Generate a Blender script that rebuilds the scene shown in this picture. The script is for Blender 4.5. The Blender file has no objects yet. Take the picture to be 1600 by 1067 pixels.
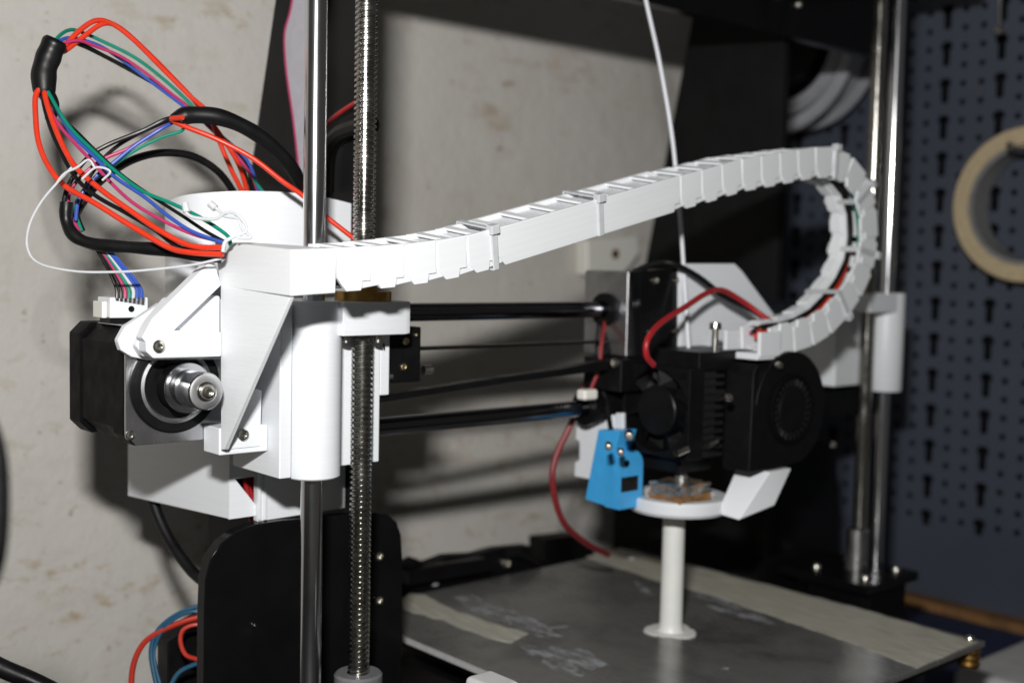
import bpy, bmesh, math, random
from mathutils import Vector, Matrix
random.seed(3)
S = 0.001                                   # everything below is written in millimetres
sc = bpy.context.scene
COL = sc.collection

# ------------------------------------------------------------------ camera
FPX, CX, CY = 1850.0, 800.0, 533.5
yaw, pitch, roll = math.radians(48.6), math.radians(3.8), math.radians(1.2)
_F0 = Vector((math.cos(yaw), math.sin(yaw), 0)); _R0 = Vector((math.sin(yaw), -math.cos(yaw), 0)); _U = Vector((0, 0, 1))
FWD = _F0 * math.cos(pitch) - _U * math.sin(pitch)
_U1 = _R0.cross(FWD)
RGT = _R0 * math.cos(roll) + _U1 * math.sin(roll)
UPV = RGT.cross(FWD)
CAM = Vector((-223.36, -360.80, 0.0))
cam = bpy.data.cameras.new('camera'); camo = bpy.data.objects.new('camera', cam); COL.objects.link(camo)
camo.matrix_world = Matrix((RGT, UPV, -FWD)).transposed().to_4x4()
camo.location = CAM * S
cam.sensor_width = 36; cam.lens = FPX / 1600 * 36; cam.clip_start = 0.01; cam.clip_end = 20
cam.dof.use_dof = True; cam.dof.focus_distance = 0.408; cam.dof.aperture_fstop = 8.2
sc.camera = camo

# ------------------------------------------------------------------ light: the camera's own flash, a dim room
w = bpy.data.worlds.new('World'); sc.world = w; w.use_nodes = True
w.node_tree.nodes['Background'].inputs[0].default_value = (1.0, 0.95, 0.87, 1)
w.node_tree.nodes['Background'].inputs[1].default_value = 0.048
fl = bpy.data.lights.new('flash', 'AREA'); fl.shape = 'RECTANGLE'; fl.size = 0.030; fl.size_y = 0.014
fl.energy = 3.1; fl.color = (1.0, 0.985, 0.96)
flo = bpy.data.objects.new('flash', fl); COL.objects.link(flo)
flo.matrix_world = Matrix((RGT, UPV, -FWD)).transposed().to_4x4()
flo.location = (CAM + UPV * 96 - RGT * 19) * S
vs = sc.view_settings; vs.view_transform = 'Standard'; vs.look = 'None'; vs.gamma = 1; vs.exposure = 0

# ------------------------------------------------------------------ helpers
def P(px, py, X=None, Y=None, Z=None, D=None):
    """point (mm) where the sight line through a spot of the photograph meets a plane of the room"""
    r = FWD + RGT * ((px - CX) / FPX) - UPV * ((py - CY) / FPX)
    if D is not None: t = D
    elif X is not None: t = (X - CAM.x) / r.x
    elif Y is not None: t = (Y - CAM.y) / r.y
    else: t = (Z - CAM.z) / r.z
    return CAM + r * t

def nb(): return bmesh.new()
def box(bm, x0, x1, y0, y1, z0, z1):
    v = [bm.verts.new((x, y, z)) for x in (x0, x1) for y in (y0, y1) for z in (z0, z1)]
    for f in ((0,1,3,2),(4,6,7,5),(0,4,5,1),(2,3,7,6),(0,2,6,4),(1,5,7,3)):
        bm.faces.new([v[i] for i in f])
    return bm
def prism(bm, pts, vec):
    vec = Vector(vec); a = [bm.verts.new(p) for p in pts]; b = [bm.verts.new(Vector(p) + vec) for p in pts]
    n = len(a); fs = [bm.faces.new(a), bm.faces.new(b[::-1])]
    for i in range(n): fs.append(bm.faces.new((a[i], b[i], b[(i+1) % n], a[(i+1) % n])))
    bmesh.ops.recalc_face_normals(bm, faces=fs)
    return bm
def xz(bm, pts, y, t): return prism(bm, [(x, y, z) for x, z in pts], (0, t, 0))
def yz(bm, pts, x, t): return prism(bm, [(x, y, z) for y, z in pts], (t, 0, 0))
def pxz(bm, pts, y, t): return prism(bm, [P(a, b, Y=y) for a, b in pts], (0, t, 0))
def frame_of(d):
    d = d.normalized(); a = Vector((0, 0, 1)) if abs(d.z) < .9 else Vector((1, 0, 0))
    u = d.cross(a).normalized(); return u, d.cross(u)
def lathe(bm, prof, o, axis, seg=32, closed=False):
    """prof: (radius, distance along axis) pairs"""
    o = Vector(o); axis = Vector(axis).normalized(); u, v = frame_of(axis); rings = []
    for r, h in prof:
        if r < 1e-6: rings.append([bm.verts.new(o + axis * h)]); continue
        rings.append([bm.verts.new(o + axis * h + (u * math.cos(2*math.pi*i/seg) + v * math.sin(2*math.pi*i/seg)) * r) for i in range(seg)])
    pairs = list(zip(rings, rings[1:])) + ([(rings[-1], rings[0])] if closed else [])
    fs = []
    for a, b in pairs:
        for i in range(seg):
            j = (i+1) % seg
            q = ([a[0]] if len(a) == 1 else [a[i], a[j]]) + ([b[0]] if len(b) == 1 else [b[j], b[i]])
            if len(q) > 2: fs.append(bm.faces.new(q))
    bmesh.ops.recalc_face_normals(bm, faces=fs)
    return bm
def cyl(bm, p0, p1, r, seg=32, r1=None):
    p0, p1 = Vector(p0), Vector(p1); L = (p1 - p0).length
    return lathe(bm, [(0, 0), (r, 0), (r if r1 is None else r1, L), (0, L)], p0, p1 - p0, seg)
def spline(pts, n=8):
    pts = [Vector(p) for p in pts]; q = [pts[0]*2 - pts[1]] + pts + [pts[-1]*2 - pts[-2]]; out = []
    for i in range(1, len(q) - 2):
        a, b, c, d = q[i-1:i+3]
        for k in range(n):
            t = k / n
            out.append(.5 * (2*b + (c-a)*t + (2*a - 5*b + 4*c - d)*t*t + (3*b - a - 3*c + d)*t**3))
    out.append(pts[-1]); return out
def tube(bm, pts, r, seg=10, smooth=True, n=8):
    pts = spline(pts, n) if smooth else [Vector(p) for p in pts]
    d = (pts[1] - pts[0]).normalized(); u, v = frame_of(d); rings = []
    for i, p in enumerate(pts):
        a = pts[max(i-1, 0)]; b = pts[min(i+1, len(pts)-1)]; d2 = (b - a).normalized()
        u = (u - d2 * u.dot(d2)).normalized(); v = d2.cross(u)
        rr = r(i / (len(pts)-1)) if callable(r) else r
        rings.append([bm.verts.new(p + (u*math.cos(2*math.pi*k/seg) + v*math.sin(2*math.pi*k/seg))*rr) for k in range(seg)])
    fs = [bm.faces.new(rings[0][::-1]), bm.faces.new(rings[-1])]
    for a, b in zip(rings, rings[1:]):
        for k in range(seg): fs.append(bm.faces.new((a[k], a[(k+1) % seg], b[(k+1) % seg], b[k])))
    bmesh.ops.recalc_face_normals(bm, faces=fs)
    return bm
def hull(bm, pts):
    v = [bm.verts.new(p) for p in pts]; r = bmesh.ops.convex_hull(bm, input=v)
    return bm

WORLD = {}
def mk(name, bm, mat, parent=None, bevel=0, seg=2, ang=35, smooth=True):
    vs_ = [v.co for v in bm.verts]
    lo = Vector([min(c[i] for c in vs_) for i in range(3)]); hi = Vector([max(c[i] for c in vs_) for i in range(3)])
    o0 = (lo + hi) / 2
    if parent is None: o0.z = lo.z
    bmesh.ops.translate(bm, verts=bm.verts, vec=-o0); bmesh.ops.scale(bm, verts=bm.verts, vec=(S, S, S))
    me = bpy.data.meshes.new(name); bm.to_mesh(me); bm.free()
    if smooth:
        me.polygons.foreach_set('use_smooth', [True] * len(me.polygons)); me.set_sharp_from_angle(angle=math.radians(ang))
    me.materials.append(mat)
    o = bpy.data.objects.new(name, me); COL.objects.link(o)
    if parent is not None:
        o.parent = parent; o.location = (o0 - WORLD[parent.name]) * S
    else: o.location = o0 * S
    WORLD[o.name] = o0
    if bevel:
        b = o.modifiers.new('bevel', 'BEVEL'); b.width = bevel * S; b.segments = seg; b.limit_method = 'ANGLE'; b.angle_limit = math.radians(40)
        b.harden_normals = True
    return o
def tag(o, label, cat, group=None):
    o['label'] = label; o['category'] = cat
    if group: o['group'] = group
    return o
def thing(name, loc, label, cat, group=None):
    o = bpy.data.objects.new(name, None); COL.objects.link(o); o.empty_display_size = .01
    o.location = Vector(loc) * S; WORLD[o.name] = Vector(loc)
    return tag(o, label, cat, group)
def structure(o): o['kind'] = 'structure'; return o
def stuff(o): o['kind'] = 'stuff'; return o
def inst(src, loc, parent=None, rot=None):
    c = src.copy(); COL.objects.link(c)
    if parent is not None: c.parent = parent; c.location = (Vector(loc) - WORLD[parent.name]) * S
    else: c.location = Vector(loc) * S
    if rot: c.rotation_euler = rot
    WORLD[c.name] = Vector(loc)
    return c

# ------------------------------------------------------------------ materials
def base(name):
    m = bpy.data.materials.new(name); m.use_nodes = True; nt = m.node_tree
    return m, nt, nt.nodes['Principled BSDF']
def N(nt, t, **k):
    n = nt.nodes.new(t)
    for a, v in k.items(): setattr(n, a, v)
    return n
def pos(nt):
    g = N(nt, 'ShaderNodeTexCoord'); return g.outputs['Object']
def ramp(nt, fac, stops):
    r = N(nt, 'ShaderNodeValToRGB'); e = r.color_ramp.elements
    while len(e) < len(stops): e.new(.5)
    for el, (p, c) in zip(e, stops): el.position = p; el.color = (*c, 1)
    nt.links.new(fac, r.inputs[0]); return r.outputs[0]
def noise(nt, scale, detail=4, vec=None, rough=.55):
    n = N(nt, 'ShaderNodeTexNoise'); n.inputs['Scale'].default_value = scale; n.inputs['Detail'].default_value = detail; n.inputs['Roughness'].default_value = rough
    nt.links.new(vec if vec is not None else pos(nt), n.inputs['Vector']); return n.outputs['Fac']
def simple(name, c, rough=.4, metal=0.0, var=.12, scale=220, rvar=.1, bump=0.0, spec=.5, coat=0.0):
    """procedural: base colour mottled a little, roughness uneven (smudges), optional fine relief"""
    m, nt, b = base(name)
    f = noise(nt, scale, 5)
    lo = tuple(x * (1 - var) for x in c); hi = tuple(min(1, x * (1 + var)) for x in c)
    nt.links.new(ramp(nt, f, [(.3, lo), (.7, hi)]), b.inputs['Base Color'])
    f2 = noise(nt, scale * .35, 3)
    mr = N(nt, 'ShaderNodeMapRange'); nt.links.new(f2, mr.inputs[0])
    mr.inputs[1].default_value = .3; mr.inputs[2].default_value = .7; mr.inputs[3].default_value = max(.03, rough - rvar); mr.inputs[4].default_value = min(1, rough + rvar)
    nt.links.new(mr.outputs[0], b.inputs['Roughness'])
    b.inputs['Metallic'].default_value = metal; b.inputs['Specular IOR Level'].default_value = spec
    b.inputs['Coat Weight'].default_value = coat
    if bump:
        f3 = noise(nt, scale * 6, 3); bp = N(nt, 'ShaderNodeBump'); bp.inputs['Strength'].default_value = bump; bp.inputs['Distance'].default_value = .0003
        nt.links.new(f3, bp.inputs['Height']); nt.links.new(bp.outputs[0], b.inputs['Normal'])
    return m
def printed(name, c=(.735, .76, .79), axis='Z', pitch=.45, strength=.10):
    """printed plastic: stacked layer lines, uneven from layer to layer"""
    m, nt, b = base(name)
    g = N(nt, 'ShaderNodeNewGeometry'); sep = N(nt, 'ShaderNodeSeparateXYZ'); nt.links.new(g.outputs['Position'], sep.inputs[0])
    wv = N(nt, 'ShaderNodeTexWave', wave_type='BANDS', bands_direction=axis)
    wv.inputs['Scale'].default_value = 2 * math.pi / (20 * pitch * S); wv.inputs['Distortion'].default_value = .35; wv.inputs['Detail'].default_value = 1
    nt.links.new(g.outputs['Position'], wv.inputs['Vector'])
    mp = N(nt, 'ShaderNodeMapping'); sca = [30, 30, 30]; sca['XYZ'.index(axis)] = 900; mp.inputs['Scale'].default_value = sca
    nt.links.new(g.outputs['Position'], mp.inputs[0])
    ns = noise(nt, 1.0, 2, mp.outputs[0])
    ad = N(nt, 'ShaderNodeMath', operation='MULTIPLY_ADD'); nt.links.new(ns, ad.inputs[0]); ad.inputs[1].default_value = 1.6; nt.links.new(wv.outputs['Fac'], ad.inputs[2])
    bp = N(nt, 'ShaderNodeBump'); bp.inputs['Strength'].default_value = strength; bp.inputs['Distance'].default_value = .00015
    nt.links.new(ad.outputs[0], bp.inputs['Height']); nt.links.new(bp.outputs[0], b.inputs['Normal'])
    nt.links.new(ramp(nt, ns, [(.3, tuple(x*.97 for x in c)), (.65, c)]), b.inputs['Base Color'])
    b.inputs['Roughness'].default_value = .42
    b.inputs['Subsurface Weight'].default_value = .0
    return m

M = {}
M['white'] = printed('white_print'); M['white_v'] = printed('white_print_coarse', (.75, .77, .79), pitch=.7, strength=.16)
M['chain'] = printed('chain_print', (.75, .77, .795), axis='Y', pitch=.4, strength=.1)
M['oldwhite'] = printed('cream_print', (.78, .77, .71))
M['chrome'] = simple('chrome', (.66, .67, .70), .165, 1.0, .03, 90, .03)
M['thread'] = simple('thread_steel', (.44, .43, .40), .2, 1.0, .15, 500, .08)
M['steel'] = simple('screw_steel', (.62, .60, .55), .25, 1.0, .12, 400, .08)
M['gold'] = simple('yellow_zinc', (.70, .60, .40), .28, 1.0, .12, 400, .08)
M['alu'] = simple('brushed_aluminium', (.50, .50, .51), .36, 1.0, .08, 200, .08, .05)
M['brass'] = simple('brass', (.45, .27, .08), .35, 1.0, .2, 300, .1)
M['acrylic'] = simple('black_acrylic', (.005, .005, .0055), .2, 0, .2, 60, .1, 0, .13)
M['black'] = simple('black_plastic', (.0045, .0045, .005), .45, 0, .2, 250, .1, .06, .2)
M['motor'] = simple('black_motor_enamel', (.0045, .0045, .005), .45, 0, .25, 300, .1, .08, .04)
M['rodblack'] = simple('dark_reflecting_rod', (.16, .16, .18), .16, 1.0, .06, 100, .04)
M['rubber'] = simple('black_sleeve', (.005, .005, .0055), .42, 0, .2, 300, .12, .1, .28)
M['red'] = simple('red_wire', (.62, .035, .012), .38, 0, .08, 300, .08)
M['dred'] = simple('dark_red_wire', (.33, .012, .016), .4, 0, .08, 300, .08)
M['maroon'] = simple('maroon_cable', (.20, .014, .018), .45, 0, .08, 300, .08)
M['mag'] = simple('magenta_wire', (.42, .03, .12), .4, 0, .08, 300, .08)
M['shade_teal'] = simple('shaded_teal_wire', (.012, .075, .14), .4, 0, .08, 300, .08)  # blue-green wire colour darkened, the dimness at lower left painted in
M['shade_red'] = simple('shaded_red_wire', (.40, .025, .012), .4, 0, .08, 300, .08)  # darker copy of the red wire, shade put into its colour
M['side'] = simple('matt_black_panel', (.0085, .0085, .009), .5, 0, .2, 60, .1, .02, .12)
M['pulley'] = simple('turned_steel', (.66, .66, .67), .42, 1.0, .05, 400, .05)
M['edge'] = simple('pale_edge_highlight', (.62, .62, .62), .5, .3, .08, 200, .08)  # light tone painted as the highlight on the bed's near edge
M['fin'] = simple('anodised_fins', (.10, .10, .105), .32, .9, .1, 300, .1)
M['face'] = simple('motor_face_steel', (.52, .52, .54), .24, .96, .06, 150, .06)
M['blue'] = simple('blue_wire', (.03, .08, .38), .4, 0, .08, 300, .08)
M['green'] = simple('green_wire', (.0, .20, .13), .4, 0, .08, 300, .08)
M['bwire'] = simple('black_wire', (.005, .005, .005), .4, 0, .1, 300, .08, 0, .4)
M['tie'] = simple('clear_nylon', (.52, .54, .56), .3, 0, .06, 300, .1)
M['sensor'] = simple('blue_plastic', (.05, .36, .74), .38, 0, .06, 200, .08)
M['filament'] = simple('filament', (.72, .74, .80), .35, 0, .04, 100, .08)
M['cable_grey'] = simple('ribbon_grey', (.42, .41, .46), .5, 0, .06, 200, .1)
M['tape_roll'] = simple('crepe_tape', (.55, .44, .28), .7, 0, .1, 200, .1, .1)
M['core'] = simple('card_core', (.22, .22, .22), .8, 0, .15, 200, .1, .1)
M['spool'] = simple('spool_plastic', (.33, .34, .37), .4, 0, .1, 60, .1)
M['wood'] = simple('bench_wood', (.22, .11, .04), .6, 0, .4, 60, .1, .1)
M['navy'] = simple('navy_mat', (.012, .02, .06), .7, 0, .3, 60, .1)
M['paper'] = simple('grey_cloth', (.45, .45, .45), .8, 0, .12, 60, .1)
M['kapton'] = simple('kapton', (.24, .12, .045), .35, 0, .35, 250, .12, .15)
M['hotmetal'] = simple('worn_metal', (.38, .38, .37), .42, 1.0, .3, 350, .15, .2)
M['brim'] = simple('white_post', (.74, .75, .72), .42, 0, .04, 100, .08)

def wall_mat():
    m, nt, b = base('stained_plaster'); p = pos(nt)
    big = noise(nt, 6, 6, p, .6); col = ramp(nt, big, [(.3, (.555, .53, .49)), (.5, (.61, .587, .55)), (.75, (.66, .637, .60))])
    mp = N(nt, 'ShaderNodeMapping'); mp.inputs['Scale'].default_value = (17, 17, 42); mp.inputs['Rotation'].default_value = (0, .25, 0); nt.links.new(p, mp.inputs[0])
    st = noise(nt, 1, 8, mp.outputs[0], .7); sm = ramp(nt, st, [(.55, (0, 0, 0)), (.68, (.9, .9, .9))])
    zone = noise(nt, 7, 2, p); zm = ramp(nt, zone, [(.46, (0, 0, 0)), (.62, (.7, .7, .7))])
    mul = N(nt, 'ShaderNodeMath', operation='MULTIPLY'); nt.links.new(sm, mul.inputs[0]); nt.links.new(zm, mul.inputs[1])
    mx = N(nt, 'ShaderNodeMixRGB'); nt.links.new(mul.outputs[0], mx.inputs[0]); nt.links.new(col, mx.inputs[1]); mx.inputs[2].default_value = (.40, .30, .18, 1)
    mp2 = N(nt, 'ShaderNodeMapping'); mp2.inputs['Scale'].default_value = (55, 55, 95); mp2.inputs['Location'].default_value = (3, 1, 7); mp2.inputs['Rotation'].default_value = (0, .3, 0); nt.links.new(p, mp2.inputs[0])
    s2 = noise(nt, 1, 6, mp2.outputs[0], .7); s2m = ramp(nt, s2, [(.55, (0, 0, 0)), (.67, (.85, .85, .85))])
    z2 = noise(nt, 5, 3, p); z2m = ramp(nt, z2, [(.44, (.04, .04, .04)), (.60, (.9, .9, .9))])
    sepw = N(nt, 'ShaderNodeSeparateXYZ'); nt.links.new(p, sepw.inputs[0]); gr = N(nt, 'ShaderNodeMapRange'); nt.links.new(sepw.outputs[2], gr.inputs[0])
    gr.inputs[1].default_value = .22; gr.inputs[2].default_value = .06; gr.inputs[3].default_value = 0; gr.inputs[4].default_value = .95
    mxz = N(nt, 'ShaderNodeMath', operation='MAXIMUM'); nt.links.new(z2m, mxz.inputs[0]); nt.links.new(gr.outputs[0], mxz.inputs[1]); z2m = mxz.outputs[0]
    mul2 = N(nt, 'ShaderNodeMath', operation='MULTIPLY'); nt.links.new(s2m, mul2.inputs[0]); nt.links.new(z2m, mul2.inputs[1])
    mx0 = N(nt, 'ShaderNodeMixRGB'); nt.links.new(mul2.outputs[0], mx0.inputs[0]); nt.links.new(mx.outputs[0], mx0.inputs[1]); mx0.inputs[2].default_value = (.42, .33, .21, 1); mx = mx0
    sp = noise(nt, 120, 4, p, .6); spm = ramp(nt, sp, [(.66, (0, 0, 0)), (.72, (.6, .6, .6))])
    mx2 = N(nt, 'ShaderNodeMixRGB'); nt.links.new(spm, mx2.inputs[0]); nt.links.new(mx.outputs[0], mx2.inputs[1]); mx2.inputs[2].default_value = (.30, .22, .13, 1)
    nt.links.new(mx2.outputs[0], b.inputs['Base Color']); b.inputs['Roughness'].default_value = .85
    hb = noise(nt, 90, 8, p, .65); bp = N(nt, 'ShaderNodeBump'); bp.inputs['Strength'].default_value = .35; bp.inputs['Distance'].default_value = .004
    nt.links.new(hb, bp.inputs['Height']); nt.links.new(bp.outputs[0], b.inputs['Normal'])
    return m
M['wall'] = wall_mat()
def peg_mat():
    m, nt, b = base('blue_grey_enamel'); p = pos(nt)
    sep = N(nt, 'ShaderNodeSeparateXYZ'); nt.links.new(p, sep.inputs[0])
    f = noise(nt, 8, 4, p); col = ramp(nt, f, [(.3, (.050, .061, .087)), (.7, (.068, .081, .112))])
    r = noise(nt, 45, 6, p, .7); rm = ramp(nt, r, [(.66, (0, 0, 0)), (.74, (.8, .8, .8))])
    mx = N(nt, 'ShaderNodeMixRGB'); nt.links.new(rm, mx.inputs[0]); nt.links.new(col, mx.inputs[1]); mx.inputs[2].default_value = (.12, .06, .02, 1)
    nt.links.new(mx.outputs[0], b.inputs['Base Color']); b.inputs['Roughness'].default_value = .55
    return m
M['peg'] = peg_mat()
def bed_mat():
    m, nt, b = base('aluminium_bed'); p = pos(nt)
    f = noise(nt, 40, 5, p); colr = ramp(nt, f, [(.3, (.21, .21, .20)), (.7, (.26, .26, .25))])
    sm_ = noise(nt, 16, 6, p, .65); dk = ramp(nt, sm_, [(.46, (1, 1, 1)), (.66, (.5, .5, .52))])      # worn, smudged patches
    mp0 = N(nt, 'ShaderNodeMapping'); mp0.inputs['Scale'].default_value = (700, 25, 1); mp0.inputs['Rotation'].default_value = (0, 0, .9); nt.links.new(p, mp0.inputs[0])
    sc_ = ramp(nt, noise(nt, 1, 3, mp0.outputs[0], .7), [(.66, (0, 0, 0)), (.72, (.35, .35, .35))])   # fine scratches
    mm = N(nt, 'ShaderNodeMixRGB', blend_type='MULTIPLY'); mm.inputs[0].default_value = 1; nt.links.new(colr, mm.inputs[1]); nt.links.new(dk, mm.inputs[2])
    ms = N(nt, 'ShaderNodeMixRGB'); nt.links.new(sc_, ms.inputs[0]); nt.links.new(mm.outputs[0], ms.inputs[1]); ms.inputs[2].default_value = (.45, .45, .46, 1)
    nt.links.new(ms.outputs[0], b.inputs['Base Color'])
    b.inputs['Metallic'].default_value = .45
    mp = N(nt, 'ShaderNodeMapping'); mp.inputs['Scale'].default_value = (900, 40, 1); nt.links.new(p, mp.inputs[0])
    s = noise(nt, 1, 3, mp.outputs[0]); mr = N(nt, 'ShaderNodeMapRange'); nt.links.new(s, mr.inputs[0]); mr.inputs[3].default_value = .2; mr.inputs[4].default_value = .32
    nt.links.new(mr.outputs[0], b.inputs['Roughness']); return m
M['bed'] = bed_mat()
def tape_mat(name, c, c2):
    m, nt, b = base(name); p = pos(nt); mp = N(nt, 'ShaderNodeMapping'); mp.inputs['Scale'].default_value = (600, 60, 1); nt.links.new(p, mp.inputs[0])
    f = noise(nt, 1, 5, mp.outputs[0]); nt.links.new(ramp(nt, f, [(.3, c), (.7, c2)]), b.inputs['Base Color']); b.inputs['Roughness'].default_value = .6
    bp = N(nt, 'ShaderNodeBump'); bp.inputs['Strength'].default_value = .4; bp.inputs['Distance'].default_value = .0004
    nt.links.new(f, bp.inputs['Height']); nt.links.new(bp.outputs[0], b.inputs['Normal']); return m
M['tape'] = tape_mat('masking_tape', (.29, .28, .235), (.56, .54, .46))
M['glue'] = simple('dried_glue', (.40, .41, .43), .5, 0, .2, 300, .15, .3)
def blotchy(m):
    nt = m.node_tree; b = nt.nodes['Principled BSDF']; mp = N(nt, 'ShaderNodeMapping'); mp.inputs['Scale'].default_value = (190, 75, 1); mp.inputs['Rotation'].default_value = (0, 0, .5)
    nt.links.new(pos(nt), mp.inputs[0]); f = noise(nt, 1, 5, mp.outputs[0], .65)
    nt.links.new(ramp(nt, f, [(.44, (0, 0, 0)), (.62, (.8, .8, .8))]), b.inputs['Alpha'])
blotchy(M['glue'])

def screw(bm, c, ax, r=2.0, h=1.4):
    """domed head with a recessed socket"""
    lathe(bm, [(0, h*.35), (r*.38, h*.35), (r*.45, h), (r*.8, h*.85), (r, h*.4), (r, -.2), (0, -.2)], c, ax, 18); return bm

# ------------------------------------------------------------------ setting
structure(mk('wall', box(nb(), -700, 640, 215, 227, -240, 420), M['wall']))
structure(mk('bench_top', box(nb(), -700, 700, -420, 214, -262, -238), simple('bench_laminate', (.022, .020, .019), .55, 0, .3, 30, .1, .1)))

# pegboard on the right wall: a steel sheet with real holes and keyhole slots
peg = thing('pegboard', (550, 0, -237), 'dark blue grey steel pegboard wall panel with rows of holes and keyhole slots', 'pegboard')
def pegboard():
    bm = nb(); y0, z0, py, pz = -190.0, -230.0, 13.2, 12.6; x = 550.0
    ny, nz = 30, 54
    vc = {}
    def V(y, z):
        k = (round(y, 3), round(z, 3))
        if k not in vc: vc[k] = bm.verts.new((x, y, z))
        return vc[k]
    for i in range(ny):
        for j in range(nz):
            a, b = y0 + i*py, z0 + j*pz; cy, cz = a + py/2, b + pz/2
            slot = i % 3 == 1
            z_low = b < -182
            corner = [V(a, b), V(a+py, b), V(a+py, b+pz), V(a, b+pz)]
            if z_low: bm.faces.new(corner); continue
            if slot:
                top = (j % 2 == 0)
                if top: ring = [(-2.7, -6.3), (2.7, -6.3), (2.7, -1.6), (4.5, 0.2), (4.2, 2.6), (2.2, 4.6), (-2.2, 4.6), (-4.2, 2.6), (-4.5, .2), (-2.7, -1.6)]
                else: ring = [(-2.7, 1.8), (-1.6, .2), (1.6, .2), (2.7, 1.8), (2.7, 6.3), (-2.7, 6.3)]
                top_cell = ring
                if top:
                    # open slot at the lower edge of the cell
                    r = [V(cy+u, cz+v) for u, v in ring[:2]]
                    h = [bm.verts.new((x, cy+u, cz+v)) for u, v in ring[2:]]
                    full = [r[0], r[1]] + h
                    bm.faces.new([corner[0], r[0], h[7], h[6], h[5], corner[3]])
                    bm.faces.new([corner[3], h[5], h[4], h[3], corner[2]])
                    bm.faces.new([corner[2], h[3], h[2], h[1], h[0], r[1], corner[1]])
                    loop = [r[1]] + h + [r[0]]
                else:
                    r = [V(cy+u, cz+v) for u, v in ring[4:]]
                    h = [bm.verts.new((x, cy+u, cz+v)) for u, v in ring[:4]]
                    bm.faces.new([corner[0], h[1], h[0], r[1], corner[3]])
                    bm.faces.new([corner[0], corner[1], h[2], h[1]])
                    bm.faces.new([corner[1], corner[2], r[0], h[3], h[2]])
                    loop = [r[1]] + h + [r[0]]
                lo = [bm.verts.new((x+1.5, v.co.y, v.co.z)) for v in loop]
                for k in range(len(loop)-1): bm.faces.new((loop[k], loop[k+1], lo[k+1], lo[k]))
            else:
                n = 8; h = [bm.verts.new((x, cy+2.3*math.cos(math.pi*(k+.5)/4 + math.pi), cz+2.3*math.sin(math.pi*(k+.5)/4 + math.pi))) for k in range(n)]
                for q in range(4):
                    bm.faces.new([corner[q], corner[(q+1) % 4], h[(2*q+2) % 8], h[(2*q+1) % 8], h[2*q]])
                lo = [bm.verts.new((x+1.5, v.co.y, v.co.z)) for v in h]
                for k in range(n): bm.faces.new((h[k], h[(k+1) % n], lo[(k+1) % n], lo[k]))
    bmesh.ops.recalc_face_normals(bm, faces=bm.faces)
    return bm
mk('perforated_sheet', pegboard(), M['peg'], peg, smooth=False)
mk('backing_panel', box(nb(), 562, 570, -192, 214, -236, 452), M['black'], peg)
tag(mk('wood_batten', box(nb(), 536, 560, -200, 212, -238, -230.5), M['wood'], bevel=1), 'brown wooden strip along the foot of the pegboard', 'batten')
tag(mk('bench_mat', box(nb(), 380, 534, -150, 150, -238, -235.5), M['navy'], bevel=.8), 'dark navy mat lying on the bench behind the bed corner', 'mat')
c = P(1590, 1050, Z=-222)
bm = nb(); box(bm, c.x-30, c.x+90, c.y-90, c.y+24, -235.4, -219)
tag(mk('folded_cloth', bm, M['paper'], bevel=6, seg=4), 'pale grey folded cloth on the bench at the lower right corner', 'cloth')

# masking tape roll, hook
t = P(1493, 322, X=526); cyy, czz = t.y - 48, t.z
tr = thing('tape_roll', (536, cyy, czz-50), 'cream masking tape roll hanging on the pegboard', 'tape roll')
mk('tape', lathe(nb(), [(39, 0), (49, 0), (50, 1), (50, 22), (39, 22)], (525, cyy, czz), (1, 0, 0), 64, True), M['tape_roll'], tr, .4)
mk('card_core', lathe(nb(), [(36, .8), (38.9, .8), (38.9, 21.5), (36, 21.5)], (525, cyy, czz), (1, 0, 0), 64, True), M['core'], tr)
tag(mk('peg_hook', cyl(nb(), (500, cyy, czz+35), (549, cyy, czz+33), 2.6, 16), M['steel']), 'steel peg through the masking tape roll', 'hook')
h0 = P(1561, 47, X=520)
hk = thing('tool_hook', h0, 'thin steel hook with a round tip hanging high on the pegboard', 'hook')
bm = nb(); lathe(bm, [(0, -3.2), (2.2, -2.4), (3.2, 0), (2.2, 2.4), (0, 3.2)], h0, (0, 0, 1), 16); mk('tip', bm, M['steel'], hk)
mk('shank', tube(nb(), [h0 + Vector((0, 0, 2)), h0 + Vector((0, 0, 25)), h0 + Vector((4, 0, 50)), h0 + Vector((29, 0, 62))], 1.3), M['chrome'], hk)

# filament spool hanging behind the frame
s0 = P(1212, 66, X=480)
sp = thing('filament_spool', s0 - Vector((0, 0, 66)), 'grey filament spool seen edge on behind the black frame', 'spool')
mk('outer_rim', lathe(nb(), [(57, 0), (64, 0), (66, 3), (64, 6), (57, 6)], s0, (1, 0, 0), 72, True), M['spool'], sp, .6)
for a, b_, dx in ((47, 52, 6), (41, 46, 8)):
    mk('filament_winding', lathe(nb(), [(a, dx), ((a+b_)/2, dx-2), (b_, dx), (b_, dx+30), (a, dx+30)], s0, (1, 0, 0), 72, True), M['spool'], sp)
mk('back_rim', lathe(nb(), [(50, 40), (58, 39.4), (59, 41), (58, 43), (50, 43)], s0, (1, 0, 0), 64, True), M['spool'], sp)
mk('back_flange', lathe(nb(), [(0, 44), (56, 44), (56, 45), (0, 45)], s0, (1, 0, 0), 64), M['black'], sp)
mk('hub', lathe(nb(), [(12, 4), (34, 4), (34, 40), (12, 40)], s0, (1, 0, 0), 48, True), M['black'], sp)

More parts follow.
